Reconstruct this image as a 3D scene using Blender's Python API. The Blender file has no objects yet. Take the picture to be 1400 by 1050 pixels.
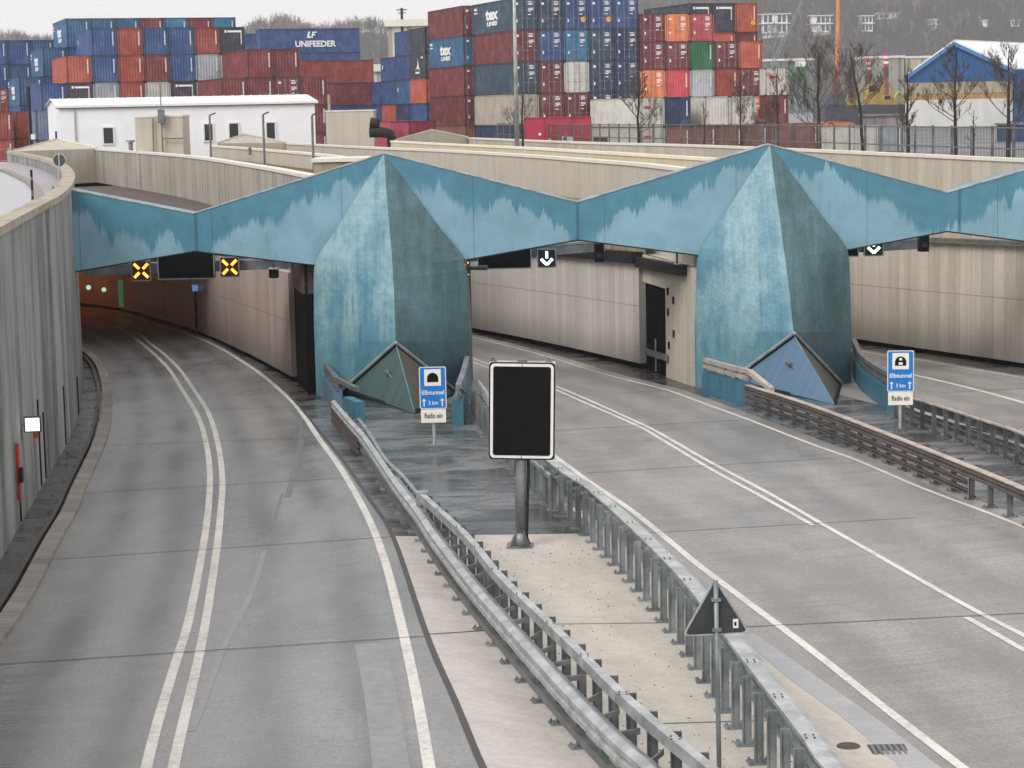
import bpy, math, random
from mathutils import Vector as V, Matrix, noise as mnoise
random.seed(7)
PI = math.pi
S = bpy.context.scene
COL = S.collection
F, CX, CY = 2900.0, 700.0, 525.0
PITCH = math.atan(377/2900); ROLL = math.radians(1.2)
fw = V((0, math.cos(PITCH), -math.sin(PITCH))); up0 = V((0, math.sin(PITCH), math.cos(PITCH))); rt0 = V((1, 0, 0))
rt = rt0*math.cos(ROLL) - up0*math.sin(ROLL); up = up0*math.cos(ROLL) + rt0*math.sin(ROLL)
RA, RB = -7.8, -0.033           # road plane: z = RA + RB*y (camera at z = 0)

def ray(x, y): return fw + rt*((x-CX)/F) - up*((y-CY)/F)
def G(x, y, h=0.0):
    d = ray(x, y); return d*((RA+h)/(d.z-RB*d.y))
def Z(x, y, z):
    d = ray(x, y); return d*(z/d.z)
def D(x, y, Y):
    d = ray(x, y); return d*(Y/d.y)
def rz(p, h=0.0): return V((p[0], p[1], RA+RB*p[1]+h))
def Gs(pts, h=0.0): return [G(x, y, h) for x, y in pts]
def flat(pts, z): return [V((p[0], p[1], z)) for p in pts]

# ------------------------------------------------------------------ mesh builder
class MB:
    def __init__(s): s.v = []; s.f = []; s.m = []; s.uv = {}
    def face(s, pts, mi=0, uv=None):
        n = len(s.v); s.v += [V(p) for p in pts]; s.f.append(list(range(n, n+len(pts)))); s.m.append(mi)
        if uv: s.uv[len(s.f)-1] = uv
    def obox(s, o, a, b, c, mi=0):
        o, a, b, c = V(o), V(a), V(b), V(c); n = len(s.v)
        if a.cross(b).dot(c) < 0: a, b = b, a
        s.v += [o, o+a, o+a+b, o+b, o+c, o+a+c, o+a+b+c, o+b+c]
        for q in ((0,3,2,1),(4,5,6,7),(0,1,5,4),(1,2,6,5),(2,3,7,6),(3,0,4,7)): s.f.append([n+i for i in q]); s.m.append(mi)
    def box(s, x0, x1, y0, y1, z0, z1, mi=0): s.obox((x0,y0,z0), (x1-x0,0,0), (0,y1-y0,0), (0,0,z1-z0), mi)
    def tube(s, pts, r, n=8, mi=0, cap=True):
        pts = [V(p) for p in pts]; k = len(pts)
        rs = r if isinstance(r, (list, tuple)) else [r]*k
        base = len(s.v)
        for i, p in enumerate(pts):
            t = (pts[min(i+1, k-1)]-pts[max(i-1, 0)])
            if t.length < 1e-9: t = V((0,0,1))
            t.normalize(); a = t.cross(V((0,0,1)) if abs(t.z) < .9 else V((0,1,0))).normalized(); b = t.cross(a)
            for j in range(n):
                w = 2*PI*j/n; s.v.append(p+(a*math.cos(w)+b*math.sin(w))*rs[i])
        for i in range(k-1):
            for j in range(n):
                s.f.append([base+i*n+j, base+(i+1)*n+j, base+(i+1)*n+(j+1)%n, base+i*n+(j+1)%n]); s.m.append(mi)
        if cap:
            s.f.append([base+j for j in range(n)]); s.m.append(mi)
            s.f.append([base+(k-1)*n+j for j in reversed(range(n))]); s.m.append(mi)
    def prism(s, outline, o, ux, uz, n, t, mi=0, side=None):
        """outline in (ux,uz) plane at o, extruded by t along n"""
        o, ux, uz, n = V(o), V(ux), V(uz), V(n)
        A = [o+ux*x+uz*z for x, z in outline]; B = [p+n*t for p in A]; k = len(A)
        s.face(A, mi); s.face(B[::-1], mi if side is None else side)
        for i in range(k):
            j = (i+1) % k; s.face([A[j], A[i], B[i], B[j]], mi if side is None else side)
    def sweep(s, path, prof, mi=0, closed=True, caps=True, normals=None):
        """prof: list of (lateral, up); lateral positive = right of the path direction"""
        path = [V(p) for p in path]; k = len(path); n = len(prof); base = len(s.v)
        L = 0; us = []; 
        for i, p in enumerate(path):
            if i: L += (path[i]-path[i-1]).length
            us.append(L)
            t = path[min(i+1, k-1)]-path[max(i-1, 0)]; t.z = 0; t.normalize(); r = V((t.y, -t.x, 0))
            for a, b in prof: s.v.append(p+r*a+V((0,0,b)))
        m = n if closed else n-1
        pl = [0]
        for j in range(m): pl.append(pl[-1]+math.hypot(prof[(j+1)%n][0]-prof[j][0], prof[(j+1)%n][1]-prof[j][1]))
        for i in range(k-1):
            for j in range(m):
                jj = (j+1) % n
                s.f.append([base+i*n+j, base+i*n+jj, base+(i+1)*n+jj, base+(i+1)*n+j]); s.m.append(mi)
                v0, v1 = prof[j][1], prof[jj][1]
                if abs(v1-v0) < 1e-3: v0, v1 = prof[j][0], prof[jj][0]
                s.uv[len(s.f)-1] = [(us[i], v0), (us[i], v1), (us[i+1], v1), (us[i+1], v0)]
        if caps and closed:
            s.f.append([base+j for j in reversed(range(n))]); s.m.append(mi)
            s.f.append([base+(k-1)*n+j for j in range(n)]); s.m.append(mi)
    def strip(s, A, B, mi=0, ulat=False):
        """surface between two equal length polylines"""
        L = 0
        for i in range(len(A)-1):
            d = (A[i+1]-A[i]).length
            if ulat: uv = [(0, L), (1, L), (1, L+d), (0, L+d)]
            else: uv = [(L, 0), (L, (A[i]-B[i]).length), (L+d, (A[i+1]-B[i+1]).length), (L+d, 0)]
            s.face([A[i], B[i], B[i+1], A[i+1]], mi, uv); L += d
    def mesh(s, name, mats, off=None, smooth=False):
        me = bpy.data.meshes.new(name)
        vs = [tuple(p-off) for p in s.v] if off is not None else [tuple(p) for p in s.v]
        me.from_pydata(vs, [], s.f); me.update()
        for m in mats: me.materials.append(m)
        me.polygons.foreach_set('material_index', s.m)
        if smooth: me.polygons.foreach_set('use_smooth', [True]*len(s.f))
        uvl = me.uv_layers.new(name='UVMap'); data = [0.0]*(2*len(me.loops))
        for p in me.polygons:
            cu = s.uv.get(p.index); nrm = p.normal
            if cu is None:
                if abs(nrm.z) < .75:
                    h = V((-nrm.y, nrm.x, 0)); h = h.normalized() if h.length > 1e-6 else V((1,0,0))
            for q, li in enumerate(p.loop_indices):
                if cu is not None: a, b = cu[q]
                else:
                    c = s.v[me.loops[li].vertex_index]
                    if abs(nrm.z) < .75: a, b = c.dot(h), c.z
                    else: a, b = c.x, c.y
                data[2*li] = a; data[2*li+1] = b
        uvl.data.foreach_set('uv', data)
        me.validate(); return me
    def build(s, name, mats, parent=None, world=True, smooth=False, bevel=0):
        if not isinstance(mats, (list, tuple)): mats = [mats]
        off = None
        if parent is not None and world: off = wloc(parent)
        o = bpy.data.objects.new(name, s.mesh(name, mats, off, smooth)); COL.objects.link(o)
        if parent is not None: o.parent = parent
        if bevel:
            b = o.modifiers.new('Bevel', 'BEVEL'); b.width = bevel; b.segments = 2; b.limit_method = 'ANGLE'
        return o
def wloc(o):
    l = V(o.location)
    while o.parent: o = o.parent; l += V(o.location)
    return l
def tag(o, label=None, cat=None, group=None, kind=None):
    if label: o['label'] = label
    if cat: o['category'] = cat
    if group: o['group'] = group
    if kind: o['kind'] = kind
    return o
def thing(name, label, cat, loc=(0,0,0), rot=0, group=None):
    o = bpy.data.objects.new(name, None); COL.objects.link(o); o.location = loc; o.rotation_euler = (0,0,rot)
    o.empty_display_size = .3
    return tag(o, label, cat, group)
def copy_tree(o, parent=None):
    c = o.copy(); COL.objects.link(c)
    if parent: c.parent = parent
    for ch in list(o.children): copy_tree(ch, c)
    return c
def smooth_path(pts, step):
    pts = [V(p) for p in pts]; out = []
    P = [pts[0]*2-pts[1]]+pts+[pts[-1]*2-pts[-2]]
    dense = []
    for i in range(1, len(P)-2):
        for k in range(20):
            t = k/20; a, b, c, d = P[i-1], P[i], P[i+1], P[i+2]
            dense.append(.5*((2*b)+(c-a)*t+(2*a-5*b+4*c-d)*t*t+(3*b-a-3*c+d)*t**3))
    dense.append(pts[-1])
    for _ in range(2):   # soften measurement noise
        dense = [dense[0]]+[(dense[i-1]+dense[i]*2+dense[i+1])/4 for i in range(1, len(dense)-1)]+[dense[-1]]
    L = [0]
    for i in range(1, len(dense)): L.append(L[-1]+(dense[i]-dense[i-1]).length)
    n = max(2, int(round(L[-1]/step))+1); j = 0
    for i in range(n):
        t = L[-1]*i/(n-1)
        while j < len(L)-2 and L[j+1] < t: j += 1
        w = (t-L[j])/max(1e-9, L[j+1]-L[j]); out.append(dense[j].lerp(dense[j+1], w))
    return out
def resample(pts, n):
    L = [0]
    for i in range(1, len(pts)): L.append(L[-1]+(pts[i]-pts[i-1]).length)
    out = []; j = 0
    for i in range(n):
        t = L[-1]*i/(n-1)
        while j < len(L)-2 and L[j+1] < t: j += 1
        w = (t-L[j])/max(1e-9, L[j+1]-L[j]); out.append(pts[j].lerp(pts[j+1], w))
    return out
def offset(path, d, h=0.0):
    out = []
    for i, p in enumerate(path):
        t = path[min(i+1, len(path)-1)]-path[max(i-1, 0)]; t.z = 0; t.normalize()
        out.append(p+V((t.y, -t.x, 0))*d+V((0,0,h)))
    return out
def text_mesh(txt, size, mat, name='lettering', align='CENTER', bold=0.0, depth=.004):
    cu = bpy.data.curves.new(name, 'FONT'); cu.body = txt; cu.size = size; cu.align_x = align; cu.align_y = 'CENTER'
    cu.extrude = depth; cu.offset = bold; cu.resolution_u = 3
    to = bpy.data.objects.new(name, cu); COL.objects.link(to)
    bpy.context.view_layer.update()
    me = bpy.data.meshes.new_from_object(to.evaluated_get(bpy.context.evaluated_depsgraph_get()))
    bpy.data.objects.remove(to); me.materials.clear(); me.materials.append(mat); me.name = name
    o = bpy.data.objects.new(name, me); COL.objects.link(o); return o

# ------------------------------------------------------------------ materials
def srgb(r, g, b):
    f = lambda c: (c/255/12.92) if c/255 <= .04045 else ((c/255+.055)/1.055)**2.4
    return (f(r), f(g), f(b))
class NT:
    def __init__(s, name):
        s.m = bpy.data.materials.new(name); s.m.use_nodes = True; s.t = s.m.node_tree; s.b = s.t.nodes['Principled BSDF']
        s.geo = s.t.nodes.new('ShaderNodeNewGeometry'); s.tc = s.t.nodes.new('ShaderNodeTexCoord')
    def put(s, sock, v):
        if isinstance(v, bpy.types.NodeSocket): s.t.links.new(v, sock)
        elif isinstance(v, (tuple, list)) and len(v) == 3 and sock.type == 'RGBA': sock.default_value = (*v, 1)
        else: sock.default_value = v
    @property
    def pos(s): return s.geo.outputs['Position']
    @property
    def uv(s): return s.tc.outputs['UV']
    @property
    def obj(s): return s.tc.outputs['Object']
    def scale(s, vec, sc, loc=(0,0,0)):
        n = s.t.nodes.new('ShaderNodeMapping'); s.put(n.inputs['Vector'], vec); n.inputs['Scale'].default_value = sc; n.inputs['Location'].default_value = loc
        return n.outputs[0]
    def noise(s, vec, sc, det=4, ro=.55, dist=0):
        n = s.t.nodes.new('ShaderNodeTexNoise'); s.put(n.inputs['Vector'], vec); n.inputs['Scale'].default_value = sc
        n.inputs['Detail'].default_value = det; n.inputs['Roughness'].default_value = ro; n.inputs['Distortion'].default_value = dist
        return n.outputs['Fac']
    def math(s, op, a, b=None, c=None):
        n = s.t.nodes.new('ShaderNodeMath'); n.operation = op; s.put(n.inputs[0], a)
        if b is not None: s.put(n.inputs[1], b)
        if c is not None: s.put(n.inputs[2], c)
        return n.outputs[0]
    def ramp(s, v, a, b, lo=0.0, hi=1.0):
        n = s.t.nodes.new('ShaderNodeMapRange'); n.interpolation_type = 'SMOOTHSTEP'
        s.put(n.inputs[0], v); n.inputs[1].default_value = a; n.inputs[2].default_value = b
        s.put(n.inputs[3], lo); s.put(n.inputs[4], hi)
        return n.outputs[0]
    def mix(s, f, a, b):
        n = s.t.nodes.new('ShaderNodeMix'); n.data_type = 'RGBA'; s.put(n.inputs[0], f); s.put(n.inputs[6], a); s.put(n.inputs[7], b)
        return n.outputs[2]
    def mul(s, f, a, b):
        n = s.t.nodes.new('ShaderNodeMix'); n.data_type = 'RGBA'; n.blend_type = 'MULTIPLY'; s.put(n.inputs[0], f); s.put(n.inputs[6], a); s.put(n.inputs[7], b)
        return n.outputs[2]
    def sep(s, vec):
        n = s.t.nodes.new('ShaderNodeSeparateXYZ'); s.put(n.inputs[0], vec); return n.outputs
    def comb(s, x, y, z):
        n = s.t.nodes.new('ShaderNodeCombineXYZ'); s.put(n.inputs[0], x); s.put(n.inputs[1], y); s.put(n.inputs[2], z); return n.outputs[0]
    def bump(s, h, st=.3, d=.02):
        n = s.t.nodes.new('ShaderNodeBump'); n.inputs['Strength'].default_value = st; n.inputs['Distance'].default_value = d
        s.put(n.inputs['Height'], h); s.t.links.new(n.outputs[0], s.b.inputs['Normal'])
    def out(s, col=None, rough=None, metal=None, spec=None):
        if col is not None: s.put(s.b.inputs['Base Color'], col)
        if rough is not None: s.put(s.b.inputs['Roughness'], rough)
        if metal is not None: s.put(s.b.inputs['Metallic'], metal)
        if spec is not None: s.put(s.b.inputs['Specular IOR Level'], spec)
        return s.m
def dk(c, k): return tuple(x*k for x in c)

def m_plain(name, c, rough=.6, metal=0, var=.25, sc=3, emit=0, local=False, spec=None):
    t = NT(name); src = t.obj if local else t.pos
    n = t.noise(src, sc, 6, .65)
    col = t.mix(t.ramp(n, .3, .7), dk(c, 1-var), dk(c, 1+var*.4))
    if emit: t.put(t.b.inputs['Emission Color'], c); t.b.inputs['Emission Strength'].default_value = emit
    t.bump(t.noise(src, sc*12, 3), .08, .01)
    return t.out(col, t.ramp(n, .3, .7, rough*.85, min(1, rough*1.15)), metal, spec)
def m_concrete(name, c, stain=.5, su=1.6, sv=.10, rough=.85, seam=0, seamw=.012, hseam=None, board=0, stainc=None, moss=0, grime=0.0, lo=.40, hi=.66):
    """vertical rain streaks follow UV (metres)"""
    t = NT(name); u = t.uv
    st1 = t.noise(t.scale(u, (su, sv, 1)), 1.0, 6, .65)
    st2 = t.noise(t.scale(u, (su*5, sv*2.2, 1)), 1.0, 4, .6)
    bl = t.noise(t.pos, .35, 5, .6); fn = t.noise(t.pos, 9, 6, .7)
    f = t.math('ADD', t.math('MULTIPLY', st1, .55), t.math('MULTIPLY', st2, .25))
    f = t.math('ADD', f, t.math('MULTIPLY', bl, .2))
    sc = stainc or dk(c, .42)
    col = t.mix(t.ramp(f, lo, hi, 0, stain), c, sc)
    col = t.mul(.5, col, t.mix(t.ramp(fn, .3, .7), (.75,.75,.75), (1.1,1.1,1.1)))
    xyz = t.sep(u)
    if grime:
        g = t.ramp(t.math('ADD', xyz[1], t.math('MULTIPLY', st2, .8)), .3, grime, .55, 0)
        col = t.mix(g, col, dk(c, .25))
    if moss:
        col = t.mix(t.ramp(t.noise(t.scale(u, (1.2, .5, 1)), 1.3, 6, .7), .45, .65, 0, moss), col, srgb(120, 115, 70))
    h = fn
    if seam:
        fr = t.math('FRACT', t.math('DIVIDE', xyz[0], seam))
        k = t.math('LESS_THAN', fr, seamw/seam)
        jit = t.noise(t.comb(t.math('FLOOR', t.math('DIVIDE', xyz[0], seam)), 3.3, 1.7), 1.7, 1)
        col = t.mul(1, col, t.mix(t.ramp(jit, .3, .7), (.86,.86,.86), (1.06,1.06,1.06)))
        col = t.mix(t.math('MULTIPLY', k, .6), col, dk(c, .25)); h = t.math('SUBTRACT', h, t.math('MULTIPLY', k, 2.0))
    if board:
        fr = t.math('ABSOLUTE', t.math('SUBTRACT', t.math('FRACT', t.math('DIVIDE', xyz[0], board)), .5))
        h = t.math('ADD', t.math('MULTIPLY', h, .5), t.math('MULTIPLY', t.ramp(fr, .36, .48), .5))
    if hseam:
        k = t.math('LESS_THAN', t.math('ABSOLUTE', t.math('SUBTRACT', xyz[1], hseam)), .02)
        col = t.mix(t.math('MULTIPLY', k, .6), col, dk(c, .25))
    t.bump(h, .25, .02)
    return t.out(col, rough)
def m_road(name, c, track=.18, rough=.42, brushed=True, seed=0.0, wet=0.0):
    t = NT(name); u = t.sep(t.uv)     # u.x = lateral 0..1, u.y = metres along
    x = u[0]
    tr = None
    for k in (.17, .36, .63, .84):
        g = t.ramp(t.math('ABSOLUTE', t.math('SUBTRACT', t.math('ADD', x, t.math('MULTIPLY', t.math('SUBTRACT', t.noise(t.comb(seed, t.math('MULTIPLY', u[1], .05), k), 1, 2), .5), .06)), k)), 0, .085, 1, 0)
        tr = g if tr is None else t.math('MAXIMUM', tr, g)
    big = t.noise(t.scale(t.pos, (.35, .12, .1)), 1.0, 6, .6)
    br = t.noise(t.comb(t.math('MULTIPLY', x, 3.0), t.math('MULTIPLY', u[1], 7.0), seed), 1.0, 5, .7)
    fine = t.noise(t.pos, 42, 3, .85); spk = t.noise(t.pos, 14, 6, .8)
    slab = t.noise(t.comb(t.math('FLOOR', t.math('DIVIDE', u[1], 10.6)), seed, 0.5), 3.1, 1)
    col = t.mix(t.ramp(big, .3, .7), dk(c, .80), dk(c, 1.12))
    col = t.mul(1, col, t.mix(t.ramp(slab, .35, .65), (.9,.9,.9), (1.05,1.045,1.04)))
    col = t.mix(t.math('MULTIPLY', tr, t.ramp(t.noise(t.scale(t.pos, (.5, .1, 1)), 1, 4), .3, .7, track*.35, track*1.5)), col, dk(c, .35))
    if brushed: col = t.mul(.8, col, t.mix(t.ramp(br, .3, .7), (.74,.74,.75), (1.16,1.16,1.17)))
    col = t.mul(.85, col, t.mix(t.ramp(fine, .3, .7), (.62,.62,.62), (1.3,1.3,1.3)))
    col = t.mul(.85, col, t.mix(t.ramp(spk, .36, .64), (.76,.75,.74), (1.14,1.14,1.14)))
    big2 = t.noise(t.scale(t.pos, (1.1, .35, .1)), 1.0, 5, .7); col = t.mul(.7, col, t.mix(t.ramp(big2, .35, .65), (.84,.84,.84), (1.08,1.08,1.08)))
    r = t.ramp(t.math('ADD', t.math('MULTIPLY', big, .6), t.math('MULTIPLY', br, .4)), .35, .65, rough*.75, rough*1.3)
    t.bump(fine, .12, .01)
    return t.out(col, r, spec=.5)
def m_wet(name, c1, c2, scl=(.28, .55, 1), lo=.12, hi=.55, sheen=.5):
    t = NT(name); n = t.noise(t.scale(t.pos, scl), 1.0, 7, .62, .8); n2 = t.noise(t.scale(t.pos, (2.5, 7, 1)), 1.0, 5, .7)
    f = t.math('ADD', t.math('MULTIPLY', n, .75), t.math('MULTIPLY', n2, .25))
    k = t.ramp(f, .36, .66)
    col = t.mix(k, c1, c2); fine = t.noise(t.pos, 30, 4, .8)
    col = t.mul(.5, col, t.mix(t.ramp(fine, .3, .7), (.6,.6,.6), (1.25,1.25,1.25)))
    t.bump(t.math('ADD', fine, n2), .12, .01)
    return t.out(col, t.ramp(k, 0, 1, lo, hi), spec=sheen)
def m_blue(name, mode):
    t = NT(name)
    pale = srgb(127, 166, 183); deep = srgb(70, 131, 152); grime = srgb(62, 92, 98)
    if mode == 'beam':
        u = t.sep(t.uv); X = t.sep(t.pos)[0]
        val = t.math('MULTIPLY', t.math('ABSOLUTE', t.math('SUBTRACT', t.math('FRACT', t.math('ADD', t.math('DIVIDE', t.math('ADD', X, 4.5), 14.1), .5)), .5)), 2.0)
        thr = t.math('ADD', .12, t.math('MULTIPLY', t.math('POWER', val, 2.5), .75))
        n1 = t.noise(t.comb(t.math('MULTIPLY', u[0], .55), .3, 0.0), 1.0, 2, .5)
        n2 = t.noise(t.comb(t.math('MULTIPLY', u[0], 5.0), t.math('MULTIPLY', u[1], .25), 0.0), 1.0, 3, .6)
        n3 = t.noise(t.comb(t.math('MULTIPLY', u[0], 17.0), t.math('MULTIPLY', u[1], .3), 5.0), 1.0, 2, .5)
        thr = t.math('ADD', thr, t.math('ADD', t.math('MULTIPLY', t.math('SUBTRACT', n1, .32), 2.8), t.math('ADD', t.math('MULTIPLY', t.math('MULTIPLY', t.math('SUBTRACT', n2, .47), 2.4), t.ramp(t.noise(t.comb(t.math('MULTIPLY', u[0], .9), 9.0, 0.0), 1.0, 2), .42, .6, .1, 1.0)), t.math('MULTIPLY', t.math('SUBTRACT', n3, .5), .5))))
        sf = t.ramp(n1, .35, .6, .06, .34); k = t.math('MULTIPLY', t.math('SUBTRACT', 1.0, t.math('MINIMUM', 1.0, t.math('MAXIMUM', 0.0, t.math('DIVIDE', t.math('ADD', t.math('SUBTRACT', u[1], thr), .05), sf)))), .9)
        bl = t.noise(t.pos, .6, 5, .6)
        pc = t.mix(t.ramp(bl, .35, .65), dk(pale, .84), dk(pale, 1.05)); dc = t.mix(t.ramp(t.noise(t.pos, 2, 5), .3, .7), deep, dk(deep, .8))
        col = t.mix(k, pc, dc)
        jn = t.math('LESS_THAN', t.math('FRACT', t.math('DIVIDE', t.math('ADD', X, 1.3), 4.83)), .0055); col = t.mix(t.math('MULTIPLY', jn, .6), col, dk(deep, .35))
        vl = t.ramp(val, .985, .997); col = t.mix(t.math('MULTIPLY', vl, .55), col, dk(deep, .3))
        # grime at the pour joints
        st = t.noise(t.scale(t.uv, (2.4, .25, 1)), 1.3, 5, .7)
        col = t.mix(t.ramp(st, .56, .78, 0, .45), col, dk(deep, .62))
        t.bump(t.noise(t.pos, 12, 5, .7), .15, .02)
        return t.out(col, t.ramp(k, 0, 1, .55, .38))
    # pillars
    st = t.noise(t.scale(t.uv, (.9, .13, 1)), 1.0, 6, .6); st2 = t.noise(t.scale(t.uv, (7, .5, 1)), 1.0, 4, .6)
    bl = t.noise(t.pos, .5, 6, .65); P = t.sep(t.pos)
    f = t.math('ADD', t.math('MULTIPLY', st, .5), t.math('ADD', t.math('MULTIPLY', bl, .35), t.math('MULTIPLY', st2, .15)))
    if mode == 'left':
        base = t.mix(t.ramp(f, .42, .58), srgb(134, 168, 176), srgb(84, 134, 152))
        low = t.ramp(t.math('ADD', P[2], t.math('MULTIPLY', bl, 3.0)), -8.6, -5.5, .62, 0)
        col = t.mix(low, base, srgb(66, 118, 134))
    else:  # right face: darker tone mixes grime with shade painted into the colour
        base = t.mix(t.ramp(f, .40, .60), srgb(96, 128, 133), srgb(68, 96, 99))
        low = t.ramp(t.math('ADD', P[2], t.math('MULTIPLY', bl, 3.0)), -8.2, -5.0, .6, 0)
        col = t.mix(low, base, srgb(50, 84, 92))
    fine = t.noise(t.pos, 14, 6, .75); mid = t.noise(t.pos, 2.2, 7, .7)
    col = t.mul(.7, col, t.mix(t.ramp(fine, .3, .7), (.70,.70,.70), (1.16,1.16,1.16))); col = t.mul(.6, col, t.mix(t.ramp(mid, .35, .65), (.74,.76,.76), (1.1,1.1,1.1)))
    run = t.noise(t.scale(t.uv, (4.5, .35, 1), (3, 1, 0)), 1.0, 3, .6); col = t.mix(t.ramp(run, .60, .74, 0, .5), col, srgb(58, 84, 84))
    jx = t.math('LESS_THAN', t.math('FRACT', t.math('DIVIDE', P[0], 1.9)), .008); col = t.mix(t.math('MULTIPLY', jx, .3), col, srgb(50, 76, 80))
    # faint shuttering joints
    uu = t.sep(t.uv)
    j = t.math('LESS_THAN', t.math('FRACT', t.math('DIVIDE', uu[1], 1.25)), .012)
    col = t.mix(t.math('MULTIPLY', j, .25), col, dk(deep, .5))
    t.bump(fine, .2, .02)
    return t.out(col, .5)
def m_paint_obj(name):
    """container paint: colour comes from each object's own colour, weathered"""
    t = NT(name); oi = t.t.nodes.new('ShaderNodeObjectInfo'); c = oi.outputs['Color']
    rnd = t.math('MULTIPLY', oi.outputs['Random'], 40)
    vec = t.scale(t.obj, (1, 1, 1)); va = t.t.nodes.new('ShaderNodeVectorMath'); va.operation = 'ADD'
    t.put(va.inputs[0], vec); t.t.links.new(t.comb(rnd, rnd, rnd), va.inputs[1]); vec = va.outputs[0]
    n = t.noise(vec, .8, 6, .7); n2 = t.noise(t.scale(vec, (3, 3, .35)), 1.0, 5, .7)
    col = t.mul(.8, c, t.mix(t.ramp(n, .3, .7), (.68,.68,.68), (1.15,1.15,1.15)))
    col = t.mix(t.ramp(n, .45, .8, 0, .3), col, (.3,.28,.27))
    col = t.mix(t.ramp(n2, .60, .72, 0, .5), col, srgb(96, 62, 48))
    hsv = t.t.nodes.new('ShaderNodeHueSaturation'); hsv.inputs['Saturation'].default_value = .9; hsv.inputs['Value'].default_value = .97; t.put(hsv.inputs['Color'], col)
    return t.out(hsv.outputs[0], .6)

M = {}
M['beam'] = m_blue('blue_painted_concrete', 'beam'); M['pil_l'] = m_blue('blue_pillar_paint', 'left'); M['pil_r'] = m_blue('grimy_shaded_blue_pillar_paint', 'right')
M['cap_blue'] = m_concrete('blue_grey_cap_paint', srgb(96, 124, 150), .35, rough=.55)
M['cap_green'] = m_concrete('dark_green_cap_paint', srgb(76, 98, 98), .5, rough=.45)
M['cap_brown'] = m_concrete('brownish_cap_paint', srgb(98, 96, 86), .5, rough=.6)
M['teal'] = m_concrete('teal_barrier_paint', srgb(62, 118, 138), .6, 2.0, .4, .5)
M['conc'] = m_concrete('pale_concrete', srgb(194, 187, 173), .38, 1.4, .08, .85, board=.18, stainc=srgb(150, 140, 120))
M['conc_seam'] = m_concrete('pale_panelled_concrete', srgb(196, 188, 171), .35, 1.4, .08, .85, seam=1.0, seamw=.02, stainc=srgb(150, 138, 118))
M['conc_grey'] = m_concrete('streaked_grey_concrete', srgb(176, 170, 160), .8, 1.8, .07, .8, stainc=srgb(104, 98, 92))
M['conc_left'] = m_concrete('weathered_board_marked_concrete', srgb(156, 157, 154), .9, .75, .08, .8, stainc=srgb(56, 57, 56), lo=.40, hi=.64, seam=3.1, seamw=.02)
M['conc_moss'] = m_concrete('mossy_concrete', srgb(165, 155, 130), .8, 2.0, .3, .9, moss=.7)
M['conc_brown'] = m_concrete('brown_roof_concrete', srgb(92, 78, 72), .6, .8, .8, .8)
M['coping'] = m_concrete('light_coping_concrete', srgb(226, 221, 210), .2, .6, .6, .8)
M['cop_dirty'] = m_concrete('weathered_coping_concrete', srgb(176, 166, 148), .7, .6, 1.5, .8, stainc=srgb(110, 100, 86))
M['panel'] = m_concrete('tunnel_wall_panel', srgb(216, 209, 203), .28, 2.2, .10, .38, seam=.62, seamw=.022, hseam=2.35, stainc=srgb(150, 138, 124), grime=1.9)
M['panel_r'] = m_concrete('tunnel_wall_panel_weathered', srgb(218, 210, 199), .36, 2.0, .10, .45, seam=.9, seamw=.03, hseam=2.5, stainc=srgb(150, 132, 112), grime=2.2)
M['panel_l'] = m_concrete('left_tube_wall_panel', srgb(196, 180, 170), .35, 2.0, .10, .4, seam=1.1, seamw=.02, hseam=2.2, grime=2.0, stainc=srgb(120, 104, 98))
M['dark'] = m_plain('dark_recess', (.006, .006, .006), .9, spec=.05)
M['black'] = m_plain('black_sign_face', (.007, .007, .007), .8, var=.1, spec=.12)
M['blackm'] = m_plain('black_metal', (.016, .016, .017), .6, spec=.25)
M['white'] = m_plain('white_enamel', (.78, .78, .78), .4, var=.08)
M['wall_white'] = m_plain('white_cladding', srgb(242, 242, 244), .5, var=.06, sc=.6)
M['roof_white'] = m_plain('white_metal_roof', srgb(236, 236, 238), .4, var=.06, sc=1)
M['galv'] = m_plain('galvanised_steel', srgb(146, 152, 155), .5, .4, .45, 1.6)
M['galv_lt'] = m_plain('pale_galvanised_steel', srgb(180, 183, 183), .5, .3, .38, 2.2)
M['galv_dk'] = m_plain('weathered_galvanised_steel', srgb(120, 122, 124), .5, .4, .4, 2.5)
M['rust_rail'] = m_plain('brownish_wet_steel', srgb(96, 86, 82), .4, .35, .5, 1.4)
M['rail_top'] = m_plain('sandy_steel_rail_top', srgb(188, 174, 162), .5, .2, .3, 2)
M['grey_back'] = m_plain('dark_grey_sign_back', srgb(62, 66, 70), .5, .2, .2)
M['signblue'] = m_plain('traffic_sign_blue', srgb(20, 122, 205), .35, var=.06)
M['cream'] = m_plain('cream_sign_face', srgb(238, 235, 222), .45, var=.06)
M['red'] = m_plain('red_paint', srgb(190, 60, 55), .5, var=.3)
M['line'] = NT('road_marking_paint')
t = M['line']; n = t.noise(t.pos, 7, 6, .75); n2 = t.noise(t.scale(t.pos, (1, .5, 1)), 1.4, 5)
M['line'] = t.out(t.mix(t.ramp(t.math('ADD', t.math('MULTIPLY', n, .6), t.math('MULTIPLY', n2, .4)), .42, .64, 0, .7), srgb(218, 214, 206), srgb(158, 156, 152)), .5)
M['joint'] = m_plain('tar_joint', srgb(70, 66, 64), .6, var=.4, sc=5)
M['tyre'] = m_plain('tyre_mark', srgb(112, 109, 108), .5, var=.35, sc=6)
M['patch'] = m_plain('smooth_repair_strip', srgb(135, 134, 134), .36, var=.3, sc=5)
M['glass'] = m_plain('dark_window_glass', (.03, .03, .035), .12, var=.1)
M['amber'] = m_plain('amber_signal', (1.0, .50, .05), .5, var=.0, emit=1.3)
M['amber_bg'] = m_plain('red_dark_signal_face', (.10, .004, .015), .5, var=.1)
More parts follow.
